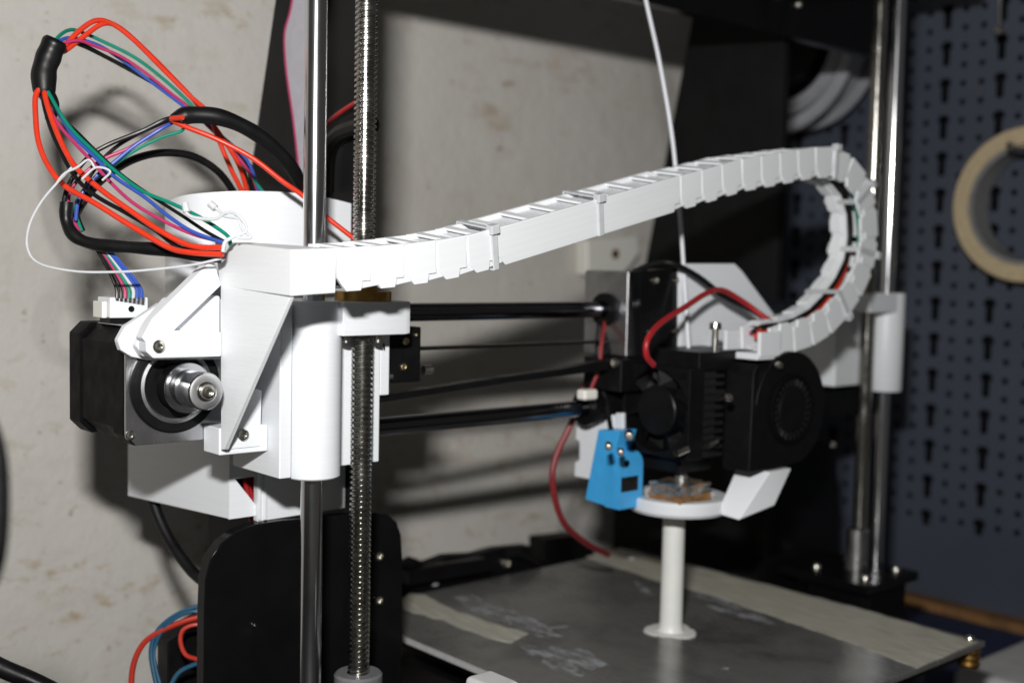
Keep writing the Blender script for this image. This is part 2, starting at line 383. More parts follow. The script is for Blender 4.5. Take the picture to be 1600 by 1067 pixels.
# white block on the back wall
bm = nb(); pxz(bm, [(917, 374), (998, 368), (1001, 396), (984, 420), (972, 429), (918, 431)], 203, 11.8)
wb = thing('wall_block', P(958, 431, Y=209), 'cream plastic block with a bolt hole fixed to the stained wall', 'block')
mk('body', bm, M['oldwhite'], wb, 2, 3)
mk('bolt', cyl(nb(), P(962, 397, Y=202.6), P(962, 397, Y=202.6) + Vector((0, 3, 0)), 3.4, 18), M['brass'], wb)

# ------------------------------------------------------------------ printer frame
fr = thing('printer_frame', (190, 60, -238), 'black acrylic printer frame of side plates and crossbeam', 'frame')
def side(X, t0, t1, slope, front, zt):
    # slanted rear edge, upright front edge
    return yz(nb(), [(front, -237), (front, zt), (t1, zt), (t0, -100), (t0, -237)], X, 6)
mk('side_plate', side(41, 158, 84, .28, 30, 160), M['side'], fr, .3)
mk('side_plate', side(345, 178, 121, .23, 54, 160), M['side'], fr, .3)
mk('top_beam', box(nb(), -40, 420, 40, 48, 128.5, 215), M['acrylic'], fr, .3)
mk('top_plate', box(nb(), -40, 420, -22, 39.5, 166, 174), M['acrylic'], fr, .3)
bm = nb(); pxz(bm, [(318, 1120), (319, 960), (321, 905), (329, 872), (346, 848), (370, 830), (400, 819), (440, 813), (520, 806), (585, 800), (606, 803), (620, 815), (627, 835), (629, 870), (629, 1130)], 35, 6)
mk('motor_mount_plate', bm, M['acrylic'], fr, .5)
bm = nb(); pxz(bm, [(1196, 950), (1196, 696), (1296, 690), (1307, 700), (1310, 950)], 36, 6)
mk('motor_mount_plate', bm, M['acrylic'], fr, .4)
for p in ((590, 868), (590, 937), (395, 975)): mk('plate_screw', screw(nb(), P(*p, Y=34.6), (0, -1, 0), 2.2 if p[0] > 500 else .8, 1.8), M['steel'], fr)
o = P(1247, 8, Y=39.5); mk('beam_screw', screw(nb(), o, (0, -1, 0), 2.4, 1.6), M['steel'], fr)
# small dark gear behind the bed
yb = thing('rear_bed_support', P(730, 940, Y=130), 'black plates and brackets behind the print bed', 'bracket')
bm = nb(); pxz(bm, [(626, 960), (626, 884), (650, 872), (668, 880), (700, 868), (742, 866), (780, 856), (828, 852), (832, 868), (862, 878), (862, 950)], 124, 7); mk('plate', bm, M['black'], yb, .6)
bm = nb(); pxz(bm, [(850, 900), (850, 842), (905, 836), (930, 860), (930, 900)], 150, 14); mk('corner_block', bm, M['black'], yb, 1)
bm = nb(); pxz(bm, [(640, 915), (640, 893), (700, 880), (760, 872), (770, 892)], 116, 8); mk('lower_plate', bm, M['acrylic'], yb, .5)
mk('bolt', screw(nb(), P(790, 879, Y=123.6), (0, -1, 0), 3.2, 2), M['steel'], yb)
bm = nb(); tube(bm, [P(788, 868, Y=121), P(815, 866, Y=120), P(842, 880, Y=119)], 2.2); mk('cable', bm, M['rubber'], yb)

# Z motors
def z_motor(X, label, top, px_screws):
    t = thing('z_motor', (X, 0, top - 44), label, 'motor')
    oc = [(X-21, -17), (X-17, -21), (X+17, -21), (X+21, -17), (X+21, 17), (X+17, 21), (X-17, 21), (X-21, 17)]
    mk('motor_body', prism(nb(), [(x, y, top-44) for x, y in oc], (0, 0, 39)), M['motor'], t, .6)
    mk('mount_plate', box(nb(), X-27, X+25, -24, 34, top-5, top), M['acrylic'], t, .4)
    mk('coupling', lathe(nb(), [(0, .2), (6.0, .2), (6.0, 5), (5.4, 5.6), (5.4, 6.4), (6.0, 7), (6.0, 23), (4.6, 23.6), (4.2, 23.6)], (X, 0, top), (0, 0, 1), 32), M['alu'], t)
    for sx in (-15.5, 15.5):
        for sy in (-15.5, 15.5): mk('motor_screw', screw(nb(), (X+sx, sy, top), (0, 0, 1), 2.6, 2.4), M['steel'], t)
    return t
z_motor(355, 'black motor with silver coupling under the far lead screw', -167, ())
lz = P(557, 1050, Y=0).z
lc = thing('z_coupling', (21.7, 0, lz-25), 'grey shaft coupling at the foot of the near lead screw', 'coupling')
mk('sleeve', lathe(nb(), [(4.2, 0), (8.2, 0), (9.0, -.8), (9.0, -25), (0, -25)], (21.7, 0, lz), (0, 0, 1), 40), simple('grey_coupling', (.2, .2, .21), .4, .3, .1, 200), lc)

# ------------------------------------------------------------------ rods and lead screws
mkrod = lambda n, a, b, r, m: mk(n, cyl(nb(), a, b, r, 48), M[m], ang=50)
tag(mkrod('smooth_rod', (.8, 0, -225), (.8, 0, 166), 4.0, 'chrome'), 'near polished chrome upright rod running through the white sleeve', 'rod', 'upright smooth rods')
tag(mkrod('smooth_rod', (375, 0, -225), (375, 0, 166), 4.0, 'chrome'), 'far polished upright rod beside the pegboard, right of its screw', 'rod', 'upright smooth rods')
tag(mkrod('cross_rod', (26, 21, -20.6), (372, 21, -20.6), 3.7, 'rodblack'), 'upper dark horizontal rod entering the silver bearing block', 'rod', 'horizontal guide rods')
tag(mkrod('cross_rod', (26, 21, -65.6), (372, 21, -65.6), 3.7, 'rodblack'), 'lower dark horizontal rod passing behind the blue sensor', 'rod', 'horizontal guide rods')
def threaded(z0, z1, R=4.05, r=3.25, pitch=1.9, starts=4, seg=40):
    bm = nb(); lead = pitch * starts; prof = [(R, .0), (R, .42), (r, .60), (r, .84)]
    rows = []; n = int((z1 - z0) / pitch)
    for k in range(n):
        for rr, f in prof:
            rows.append([bm.verts.new((rr*math.cos(2*math.pi*i/seg), rr*math.sin(2*math.pi*i/seg), z0 + (k+f)*pitch + pitch*starts*i/seg)) for i in range(seg)])
    off = 4 * starts
    for a in range(len(rows)-1):
        for i in range(seg):
            if i < seg-1: q = (rows[a][i], rows[a][i+1], rows[a+1][i+1], rows[a+1][i])
            else:
                if a + off + 1 >= len(rows): continue
                q = (rows[a][i], rows[a+off][0], rows[a+off+1][0], rows[a+1][i])
            bm.faces.new(q)
    bmesh.ops.recalc_face_normals(bm, faces=bm.faces); return bm
def lead_screw(x, label):
    bm = threaded(-168, 168, pitch=2.0, starts=2); bmesh.ops.translate(bm, verts=bm.verts, vec=(x, 0, 0))
    return tag(mk('lead_screw', bm, M['thread'], ang=25), label, 'lead screw', 'threaded lead screws')
lead_screw(21.7, 'near threaded steel lead screw right of the chrome rod')
lead_screw(356.5, 'far thin threaded lead screw standing in the silver coupling')

# ------------------------------------------------------------------ white cover behind the gantry
cv = thing('cable_cover', (10, 60, -99), 'white printed cover box behind the motor with red wires in its slot', 'cover')
zb = -98.5
p1 = P(200, 775, Z=zb-2); p2 = P(358, 811, Y=40); p3 = P(402, 808, Y=40); p3b = P(402, 815, Y=38.5); p4 = P(545, 805, Y=38.5)
W = 3.0; zm = -28.0
prism_side = [p1, p2, Vector((p2.x, p2.y, zm)), Vector((p1.x, p1.y, zm))]
mk('side_wall', prism(nb(), prism_side, (W*.6, W, 0)), M['white'], cv, .4)
ta, tb, tc = P(367, 748, Y=40), P(402, 748, Y=40), P(402, 792, Y=40)
mk('front_wall', prism(nb(), [Vector((p2.x, 40, p2.z)), Vector((p3.x, 40, p2.z)), tc, ta, Vector((p3.x, 40, ta.z)), Vector((p3.x, 40, zm)), Vector((p2.x, 40, zm))], (0, W, 0)), M['white'], cv)
bm = nb(); prism(bm, [p3b, Vector((40.5, 38.5, p3b.z+.5)), Vector((40.5, 38.5, zm)), Vector((p3b.x, 38.5, zm))], (0, W, 0))
for xx in (402, 411):
    a = P(xx, 812, Y=38.5); box(bm, a.x, a.x+1.2, 37.6, 38.6, a.z, -60)
mk('front_panel', bm, M['white'], cv, .3)
mk('dark_backing', box(nb(), p2.x+2, 30, 56, 58, -96, -40), M['black'], cv)  # black sheet added so the inside of the slot looks dark
# upper part: a rounded shell
arc = [(258, 322, 78), (268, 312, 68), (290, 305, 57), (325, 301, 48), (365, 299, 42), (400, 299, 38.5), (440, 300, 36.5), (480, 304, 36), (515, 310, 36.5), (548, 318, 37.5), (575, 326, 38.5)]
ap = spline([P(a, b, Y=c) for a, b, c in arc], 4)
bm = nb(); v0 = [bm.verts.new(p) for p in ap]; v1 = [bm.verts.new((p.x, p.y, zm+.3)) for p in ap]
cen = Vector((20, 110, 0)); inn = [p + (Vector((cen.x-p.x, cen.y-p.y, 0)).normalized()*2.4) for p in ap]
w0 = [bm.verts.new(p) for p in inn]; w1 = [bm.verts.new((p.x, p.y, zm+.3)) for p in inn]
for i in range(len(ap)-1):
    for A_, B_ in ((v0, v1), (v1, w1), (w1, w0), (w0, v0)): bm.faces.new((A_[i], A_[i+1], B_[i+1], B_[i]))
for i in (0, len(ap)-1): bm.faces.new((v0[i], v1[i], w1[i], w0[i]))
bmesh.ops.recalc_face_normals(bm, faces=bm.faces); mk('rounded_shell', bm, M['white'], cv)
mk('floor_plate', prism(nb(), [p1 + Vector((2, 1, .6)), Vector((p2.x+1, 43, zb+.6)), Vector((40, 43, zb+.6)), Vector((40, 95, zb+.6))], (0, 0, 2)), M['white'], cv)
wr = thing('cover_wires', P(385, 800, Y=47), 'red wires showing through the triangular slot of the white cover', 'wires')
for k in range(3): mk('wire', tube(nb(), [P(378+6*k, 735, Y=47+k), P(386+5*k, 765, Y=47+k), P(392+4*k, 800, Y=47+k), P(393+3*k, 825, Y=50)], 1.0), M['dred'], wr)

# grey ribbon cable
rb = thing('ribbon_cable', P(470, 280, X=38), 'grey ribbon cable with magenta edge against the black side plate', 'cable')
def ribbon(pl, pr, mat, nm, lift):
    bm = nb(); a = [bm.verts.new(P(*p, X=lift) ) for p in spline2(pl)]; b = [bm.verts.new(P(*p, X=lift)) for p in spline2(pr)]
    fs = [bm.faces.new((a[i], b[i], b[i+1], a[i+1])) for i in range(len(a)-1)]
    r = bmesh.ops.extrude_face_region(bm, geom=fs); bmesh.ops.translate(bm, verts=[v for v in r['geom'] if isinstance(v, bmesh.types.BMVert)], vec=(1.0, 0, 0))
    bmesh.ops.recalc_face_normals(bm, faces=bm.faces); mk(nm, bm, mat, rb)
def spline2(p): return [(v.x, v.y) for v in spline([(a, b, 0) for a, b in p], 6)]
edge = [(462, -30), (455, 15), (446, 50), (446, 85), (450, 125), (458, 180), (464, 230), (470, 290), (474, 330)]
ribbon(edge, [(x + (44 if y < 150 else 30), y) for x, y in edge], M['cable_grey'], 'grey_strands', 38.4)
ribbon([(x-2.6, y) for x, y in edge], edge, M['mag'], 'edge_strand', 38.2)
for lab, pts, r, m in (('thin red wire crossing the side plate between chrome rod and lead screw', [(583, 148), (560, 158), (520, 185), (495, 215)], .9, 'dred'),
                       ('black sleeve curving over the side plate behind the lead screw', [(582, 196), (565, 196), (530, 210), (512, 240), (508, 300)], 3.4, 'rubber')):
    tag(mk('wire' if r < 2 else 'cable_sleeve', tube(nb(), [P(a, b, X=36) for a, b in pts], r), M[m]), lab, 'wire' if r < 2 else 'cable')

# ------------------------------------------------------------------ left X end
xe = thing('x_end_mount', (1, 10, -77.5), 'white printed gantry end with round sleeve on the near chrome rod', 'mount')
mk('bearing_sleeve', lathe(nb(), [(4.4, -77.5), (9.3, -77.5), (9.8, -77), (9.8, -15.2), (9.5, -14.8), (4.4, -14.8)], (1, 0, 0), (0, 0, 1), 56, True), M['white'], xe)
mk('body_block', box(nb(), -9.5, 33, 4.5, 31, -76, -14.9), M['white'], xe, .5)
mk('side_web', box(nb(), -14.5, -9.7, -3.5, 30, -76.5, -16), M['white'], xe, .5)
bm = nb(); pts = [(6, -11), (33, -11), (36, -9.6), (37.5, -7), (37.5, 13), (6, 13)]
prism(bm, [(x, y, -27) for x, y in pts], (0, 0, 12)); mk('nut_block', bm, M['white'], xe, .5)
mk('switch_shelf', box(nb(), 33.2, 37.6, 5, 26, -51, -25), M['white'], xe, .5)
mk('brass_nut', lathe(nb(), [(4.3, -15), (10.4, -15), (10.4, -11.5), (5.4, -11.4), (5.4, -9), (4.3, -9)], (21.7, 0, 0), (0, 0, 1), 40, True), M['brass'], xe)
for x, y in ((541, 522), (591, 522)):
    c = P(x, y, Y=-4); mk('nut_screw', cyl(nb(), c + Vector((0, 0, -3)), c + Vector((0, 0, 3)), 1.5, 14), M['steel'], xe)
# motor flange of the X end
fx = P(345, 712, Y=4.2)
mk('lower_flange', box(nb(), fx.x-.6, -14.7, 4.2, 15.9, fx.z, fx.z+9.5), M['white'], xe, .6)
bm = nb(); pxz(bm, [(250, 474), (345, 468), (470, 468), (470, 560), (345, 562), (232, 563), (206, 558), (189, 547), (184, 532), (196, 510)], 12, 3.6)
mk('motor_plate', bm, M['white'], xe, .8)
bm = nb(); pxz(bm, [(212, 540), (224, 510), (262, 465), (345, 462), (345, 560), (240, 562), (222, 556)], 8.2, 4.2)
mk('motor_rib', bm, M['white'], xe, .8)

# ------------------------------------------------------------------ stepper motor
fy = 16.0; mc = P(195, 605, Y=fy); X0, X1 = mc.x, mc.x + 40.5; Z1, Z0 = P(190, 513, Y=fy).z, P(195, 699, Y=fy).z; Xc, Zc = (X0+X1)/2, (Z0+Z1)/2
sm = thing('stepper_motor', (Xc, fy+20, Z0), 'square black stepper motor with silver face and pulley', 'motor')
def octo(ins, ch): return [(X0+ins, Z0+ins+ch), (X0+ins+ch, Z0+ins), (X1-ins-ch, Z0+ins), (X1-ins, Z0+ins+ch), (X1-ins, Z1-ins-ch), (X1-ins-ch, Z1-ins), (X0+ins+ch, Z1-ins), (X0+ins, Z1-ins-ch)]
mk('front_cap', xz(nb(), octo(0, 4.0), fy+1.2, 8.5), M['motor'], sm, .5)
mk('laminations', xz(nb(), octo(.5, 5.2), fy+9.9, 28), M['motor'], sm, .3)
mk('rear_cap', xz(nb(), octo(0, 4.0), fy+38, 10.5), M['motor'], sm, .5)
mk('face_plate', xz(nb(), octo(.25, 4.0), fy, 1.1), M['face'], sm, .2)
ax = (0, -1, 0); Xs = Xc - 2.6; o = (Xs, fy, Zc)
mk('boss', lathe(nb(), [(0, .2), (11.4, .2), (11.6, 1.3), (15.6, 1.3), (16.2, .8), (16.2, 0), (0, 0)], o, ax, 56), M['black'], sm)
mk('bearing_ring', lathe(nb(), [(11.2, .3), (12.8, .3), (12.8, 1.7), (11.8, 2.0), (11.2, 1.7)], o, ax, 48, True), M['alu'], sm)
pu = mk('pulley', lathe(nb(), [(2.6, 3), (5.6, 3), (5.6, 12.6), (6.2, 12.8), (6.2, 22.4), (5.8, 22.9), (3.0, 23), (2.6, 22.4)], o, ax, 48), M['chrome'], sm)
mk('flange', lathe(nb(), [(5.5, 9.7), (8.3, 9.7), (8.5, 9.9), (8.5, 10.3), (8.3, 10.5), (5.5, 10.5)], o, ax, 48, True), M['chrome'], pu)
mk('neck', lathe(nb(), [(5.5, 10.5), (5.9, 10.5), (5.9, 12.7), (5.5, 12.7)], o, ax, 40, True), M['black'], pu)
mk('pulley_face', lathe(nb(), [(3.3, 22.7), (5.8, 22.7), (5.8, 23.1), (5.2, 23.3), (3.6, 23.3), (3.3, 23.0)], o, ax, 40, True), M['pulley'], pu)
mk('belt_wrap', lathe(nb(), [(5.8, 2.5), (7.8, 2.5), (7.8, 9.5), (5.8, 9.5)], o, ax, 40, True), M['black'], pu)
mk('shaft', lathe(nb(), [(2.45, 0), (2.45, 24.6), (2.1, 25.2), (1.3, 25.4), (1.2, 24.2), (0, 24.2)], o, ax, 24), M['steel'], sm)
mk('face_screw', screw(nb(), P(203, 680, Y=fy-.05), ax, 1.7, .8), M['steel'], sm)
cz = Z1 + .1
cn = P(200, 482, Y=40); cz = P(200, 497, Y=40).z
mk('plug_base', box(nb(), cn.x-6, cn.x+7, 41, 50, Z1-.4, cz-.02), M['black'], sm)
plug = mk('plug_housing', box(nb(), cn.x-6.5, cn.x+7.5, 40, 51, cz, cn.z+3.9), M['white'], sm, .5)
mk('plug_socket', box(nb(), cn.x-8.5, cn.x-6.7, 42, 50, cz, cn.z+2.4), M['oldwhite'], plug, .3)
bm = nb(); cyl(bm, (cn.x+1.2, 39.8, cn.z-.2), (cn.x+1.2, 40.5, cn.z-.2), 1.1, 14); mk('plug_hole', bm, M['black'], plug)
lab_ = mk('maker_label', box(nb(), X0+4.6, X0+11, fy+3, fy+34, Z1+.02, Z1+.12), M['tie'], sm)
bm = nb()
for i, (a, b) in enumerate(((0, 3), (4, 2.5), (7.5, 4))): box(bm, X0+6, X0+9.5, fy+6+2*a, fy+6+2*a+1.4*b, Z1+.13, Z1+.18)
mk('label_print', bm, M['black'], lab_)

# ------------------------------------------------------------------ chain bracket
YC = -42.0; cA = P(455, 427, Y=YC); XG = cA.x
cb = thing('chain_bracket', P(345, 703, X=XG), 'white printed bracket holding the chain start with gusset and arm', 'bracket')
A0, A1 = P(455, 390, Y=YC), P(455, 463, Y=YC); B0, B1 = P(527, 388, Y=YC), P(525, 458, Y=YC)
L0, L1 = P(335, 377, X=XG), P(343, 447, X=XG)
dY = Vector((0, 21, 0))
R0_, R1_ = B0 + dY, B1 + dY
back0 = Vector((L0.x + 14, L0.y + 1, L0.z)); back1 = Vector((L1.x + 14, L1.y + 1, L1.z))
bm = nb(); hull(bm, [A0, A1, B0, B1, L0, L1, R0_, R1_, back0, back1])
mk('channel', bm, M['white_v'], cb, .5)
g = [P(344.5, 446, X=XG-.0), P(453, 465, X=XG), P(351, 702, X=XG), P(345, 703, X=XG)]
mk('gusset', prism(nb(), g, (1.7, 0, 0)), M['white_v'], cb, .3)
ya = g[0].y
fpl = [P(347, 703, Y=ya), P(399, 698, Y=ya), P(401, 610, Y=ya), P(347, 600, Y=ya)]
mk('foot_plate', prism(nb(), [p + Vector((2, 0, 0)) for p in fpl], (0, 3.4, 0)), M['white'], cb, .3)
bm = nb()
yr = ya - 1.0
prism(bm, [P(a, b, Y=yr) for a, b in ((334, 404), (346, 446), (270, 519), (234, 542), (222, 528), (238, 498))], (0, 5.5, 0))
prism(bm, [P(a, b, Y=yr-.4) for a, b in ((236, 524), (262, 516), (346, 519), (346, 557), (240, 560), (229, 550), (228, 536))], (0, 6.2, 0))
mk('arm', bm, M['white'], cb, .5)
mk('arm_screw', screw(nb(), P(248, 541, Y=yr-.8), ax, 2.15, 1.1), M['steel'], cb)
mk('foot_screw', screw(nb(), P(380, 679, Y=ya-.3), ax, 2.1, 1.1), M['steel'], cb)

# ------------------------------------------------------------------ cable chain
front = [(527, 422), (595, 418), (662, 411), (718, 402), (776, 388), (937, 338), (1060, 303), (1116, 288), (1152, 276), (1186, 270), (1219, 264), (1252, 258), (1283, 254), (1312, 257), (1338, 276), (1355, 312), (1360, 365), (1352, 418), (1330, 460), (1297, 499), (1262, 520), (1212, 532)]
path = [Vector((p.x, YC + 9, p.z)) for p in (P(a, b, Y=YC) for a, b in front)]
dense = spline(path, 24)
cum = [0.0]
for a, b in zip(dense, dense[1:]): cum.append(cum[-1] + (b-a).length)
def along(s):
    s = max(0, min(s, cum[-1]-1e-3))
    for i in range(len(cum)-1):
        if cum[i+1] >= s:
            f = (s - cum[i]) / (cum[i+1]-cum[i]); d = (dense[i+1]-dense[i]).normalized()
            return dense[i].lerp(dense[i+1], f), d
def s_near(px, py):
    t = P(px, py, Y=YC); t.y = YC + 9
    return min(range(len(dense)), key=lambda i: (dense[i]-t).length)
cc = thing('cable_chain', path[0] - Vector((0, 0, 7)), 'white printed cable chain arching from the bracket to the print head', 'cable chain')
H = 7.0
def link_bm(L, bridges):
    bm = nb()
    for sgn in (-1, 1):
        outer = [(0.2, H), (L-.5, H+.15), (L-.5, -H+2.9), (L-3.6, -H+2.9), (L-3.6, -H+2.1), (L-4.2, -H-.1), (3.6, -H-.1), (1.4, -H+2.6), (.2, -H+4.4)]
        prism(bm, [(u, sgn*9, v) for u, v in outer], (0, -sgn*1.7, 0))
        tong = [(L-3, H-.9), (L+3.2, H-1.0), (L+3.2, -H+1.2), (L-5, -H+.3)]
        prism(bm, [(u, sgn*8.35, v) for u, v in tong], (0, -sgn*1.5, 0))
    for u in bridges:
        box(bm, u, u+3.6, -8.9, 8.9, H-.9, H+.05)
    box(bm, .8, L-.8, -.4, 7.2, -H+.2, -H+1.1)
    box(bm, .6, L-.6, -5.4, 7.2, H-2.4, H-1.7)
    box(bm, 1.2, L-4, 2.4, 8.0, -H-.6, -H+.19)
    return bm
s_apex = cum[s_near(1283, 254)]
def roll_at(q):                              # the sagging run leans a little towards its open side
    k = min(1, q / s_apex); return math.radians(9) * min(1, .45 + 2.2*k) * (1 if k < .55 else max(0, (1-k)/.45))
def place_link(o, s0, s1):
    a, _ = along(s0); b, _ = along(s1); d = b - a
    o.rotation_euler = (roll_at(s0), -math.atan2(d.z, d.x), 0); o.location = (a + Vector((0, 0, 9*math.sin(roll_at(s0)))) - WORLD[cc.name]) * S
def raw(name, bm, mat, bevel):
    bmesh.ops.scale(bm, verts=bm.verts, vec=(S, S, S)); me = bpy.data.meshes.new(name); bm.to_mesh(me); bm.free()
    me.materials.append(mat); o = bpy.data.objects.new(name, me); COL.objects.link(o); o.parent = cc
    me.polygons.foreach_set('use_smooth', [True]*len(me.polygons)); me.set_sharp_from_angle(angle=math.radians(30))
    b = o.modifiers.new('bevel', 'BEVEL'); b.width = bevel*S; b.segments = 2; b.limit_method = 'ANGLE'; b.angle_limit = math.radians(40); b.harden_normals = True
    return o
s_st = cum[s_near(776, 388)]; s_en = cum[s_near(1062, 303)]
nl = 5; Lp = s_st / nl
proto = raw('link', link_bm(Lp, [3.2]), M['chain'], .3)
for i in range(nl):
    o = proto if i == 0 else proto.copy()
    if i: COL.objects.link(o)
    place_link(o, i*Lp, (i+1)*Lp)
Ls = s_en - s_st
o = raw('stiff_link', link_bm(Ls, [2 + k*Ls/7 for k in range(8) if 2 + k*Ls/7 < Ls-3]), M['chain'], .3); place_link(o, s_st, s_en); o['label'] = 'long straight section of the white chain without joints'
rest = cum[-1] - s_en; nr = round(rest / 13.6); Lr = rest / nr
proto2 = raw('link', link_bm(Lr, [3.0]), M['chain'], .3)
for i in range(nr):
    o = proto2 if i == 0 else proto2.copy()
    if i: COL.objects.link(o)
    place_link(o, s_en + i*Lr, s_en + (i+1)*Lr)
def tie_bm():
    bm = nb(); a, b = 9.75, H+.75
    for (y0, y1, z0, z1) in ((-a, -a+.7, -b, b), (a-.7, a, -b, b), (-a, a, b-.7, b), (-a, a, -b, -b+.7)): box(bm, -1.4, 1.4, y0, y1, z0, z1)
    box(bm, -1.9, 1.9, -a-1.0, -a+2.4, b-2.2, b+1.1); return bm
tp = None
for q in ((772, 390), (936, 338), (1306, 255), (1352, 300), (1358, 395), (1320, 478)):
    s_ = cum[s_near(*q)]; a, d = along(s_)
    if tp is None: tp = raw('cable_tie', tie_bm(), M['tie'], .35); o = tp
    else: o = tp.copy(); COL.objects.link(o)
    o.location = (a + Vector((0, 0, 9*math.sin(roll_at(s_)))) - WORLD[cc.name]) * S; o.rotation_euler = (roll_at(s_), -math.atan2(d.z, d.x), 0)
cwr = thing('chain_wires', along(5)[0], 'red, black and green wires lying inside the white cable chain', 'wires')
for m, r, dy, dz in (('red', 1.5, .6, -3.4), ('red', 1.3, 1.5, -1.5), ('bwire', 1.5, 0, -4.6), ('green', 1.1, -3.6, -1.2), ('bwire', 1.2, 4, -4.0), ('mag', .8, 5.2, -2.5)):
    pts = []
    for k in range(61):
        s_ = cum[-1] * k / 60; a, d = along(s_); n = Vector((-d.z, 0, d.x))
        pts.append(a + n * (dz + .6 * (1 if k < 30 else .3) + .7 * math.sin(k*.5 + dy)) + Vector((0, dy + .8*math.sin(k*.35 + dz), 0)))
    mk('wire', tube(nb(), pts, r, 8, True, 2), M[m], cwr)

# ------------------------------------------------------------------ limit switch, belt
ls = thing('limit_switch', (49, 12, -47), 'small black limit switch with brass screws on the white mount', 'switch')
ly = 8.0; a, b = P(607, 512, Y=ly), P(657, 596, Y=ly)
mk('switch_body', box(nb(), a.x, b.x, ly, ly+9, b.z, a.z), M['black'], ls, .5)
for p, r in (((634, 533), 1.5), ((631, 573), 1.5), ((649, 523), .8)): mk('brass_screw', screw(nb(), P(*p, Y=ly-.1), ax, r, .8), M['gold'], ls)
for p, r in (((606, 588), 1.2), ((668, 578), 1.9)):
    c = P(*p, Y=ly+1); mk('pivot_screw', cyl(nb(), c + Vector((-2, 0, 0)), c + Vector((1.6, -.6, 0)), r, 14), M['steel'], ls)
mk('lead_wire', tube(nb(), [P(604, 518, Y=ly), P(598, 532, Y=ly-2), P(600, 550, Y=ly-2), P(607, 560, Y=ly)], .9), M['bwire'], ls)
bt = thing('drive_belt', (100, 12, -52), 'black toothed belt stretched from motor pulley to print head', 'belt')
zt0, zt1 = P(655, 548, Y=10).z, P(935, 536, Y=10).z
Xa, Xb = P(655, 548, Y=10).x, P(935, 536, Y=10).x
def strand(x0, z0, x1, z1, y0, y1, th): return prism(nb(), [(x0, y0, z0), (x1, y0, z1), (x1, y0, z1+th), (x0, y0, z0+th)], (0, y1-y0, 0))
mk('upper_strand', strand(45, P(610, 549, Y=18).z, 190, P(935, 537, Y=18).z, 17.5, 23, 1.2), M['black'], bt)
a, b, c = P(588, 628, Y=8), P(800, 597, Y=8), P(950, 578, Y=8)
bm = nb(); prism(bm, [a + Vector((-40, 0, -3)), b, c, c + Vector((0, 0, 4.6)), P(880, 576, Y=8), b + Vector((0, 0, 2.6)), a + Vector((0, 0, 2.2)), a + Vector((-40, 0, -.5))], (0, 6, 0)); mk('lower_strand', bm, M['black'], bt)

# ------------------------------------------------------------------ print head
ph = thing('extruder_carriage', (190, 0, -115), 'black print head with silver bearing block and heater on the rods', 'print head')
yp = 1.0
bm = nb(); pxz(bm, [(1000, 424), (1068, 418), (1068, 560), (1002, 560)], yp, 6); mk('carriage_plate', bm, M['acrylic'], ph, .4)
for p in ((1022, 438), (1056, 438), (1016, 519), (1055, 518), (1027, 553)): mk('plate_screw', screw(nb(), P(*p, Y=yp-.1), ax, 1.9 if p[1] < 550 else 1.4, 1.6), M['steel'], ph)
xb = P(1000, 470, Y=yp).x
zt_, zb_ = P(1000, 424, Y=yp+8).z, P(1000, 556, Y=yp+8).z
bb_ = mk('bearing_block', box(nb(), xb-1.5, xb+30, yp+6.2, yp+34, zb_, zt_), M['alu'], ph, .8)
rz = -20.6
mk('bearing_seal', lathe(nb(), [(3.9, -2.2), (7.4, -2.2), (7.6, -1.8), (7.6, 1), (3.9, 1)], (xb-1.5, 21, rz), (1, 0, 0), 40, True), M['black'], bb_)
mk('belt_clamp', box(nb(), xb-10, xb+12, 2, 26, -57, zb_-.5), M['black'], ph, .8)
mk('clamp_screw', screw(nb(), P(961, 567, X=xb-10.2), (-1, 0, 0), 2.2, 1.6), M['steel'], ph)
mk('lower_bearing', lathe(nb(), [(3.9, 0), (8, 0), (8, 32), (3.9, 32)], (xb-14, 21, -65.6), (1, 0, 0), 36, True), M['black'], ph)
bm = nb(); box(bm, 176, 214, -31, 0, -45.5, -37); mk('top_block', bm, M['black'], ph, .6)
bm = nb(); box(bm, 181, 190, -29, 6, -84, -45)
for k in range(11): box(bm, 180.2, 193.5, -31, 7, -83.5 + k*3.5, -83.5 + k*3.5 + 1.3)
mk('heat_sink', bm, M['fin'], ph)
bm = nb(); box(bm, 178, 200, -20, 12, -92, -84.3); mk('lower_block', bm, M['black'], ph, .6)
c = P(1065, 745, Y=-14)
mk('heat_break', lathe(nb(), [(0, 0), (3.0, 0), (3.0, 4), (2.2, 4.5), (2.2, 8), (3.4, 8.4), (3.4, 13), (0, 13)], Vector((c.x, c.y, c.z-3)), (0, 0, 1), 24), M['hotmetal'], ph)
hx, hy = c.x, c.y
def crumpled(x0, x1, y0, y1, z0, z1, amp, seed):
    bm = box(nb(), x0, x1, y0, y1, z0, z1); bmesh.ops.subdivide_edges(bm, edges=bm.edges, cuts=5, use_grid_fill=True); q = random.Random(seed)
    for v in bm.verts: v.co += Vector((q.uniform(-amp, amp), q.uniform(-amp, amp), q.uniform(-amp, amp)*.6))
    return bm
def foil():
    m, nt, b = base('foil_and_amber_tape'); f = noise(nt, 210, 4)
    nt.links.new(ramp(nt, f, [(.50, (.36, .36, .35)), (.60, (.22, .12, .055))]), b.inputs['Base Color'])
    nt.links.new(ramp(nt, f, [(.50, (.9, .9, .9)), (.60, (.1, .1, .1))]), b.inputs['Metallic']); b.inputs['Roughness'].default_value = .35; return m
hb_ = mk('heater_block', crumpled(hx-11, hx+9, hy-9, hy+9, c.z-8.8, c.z-1.8, .8, 2), foil(), ph, ang=20)
mk('heater_tape', crumpled(hx-11.4, hx+9.4, hy-9.4, hy+9.4, c.z-9.8, c.z-6.8, .5, 3), M['kapton'], hb_, ang=20)
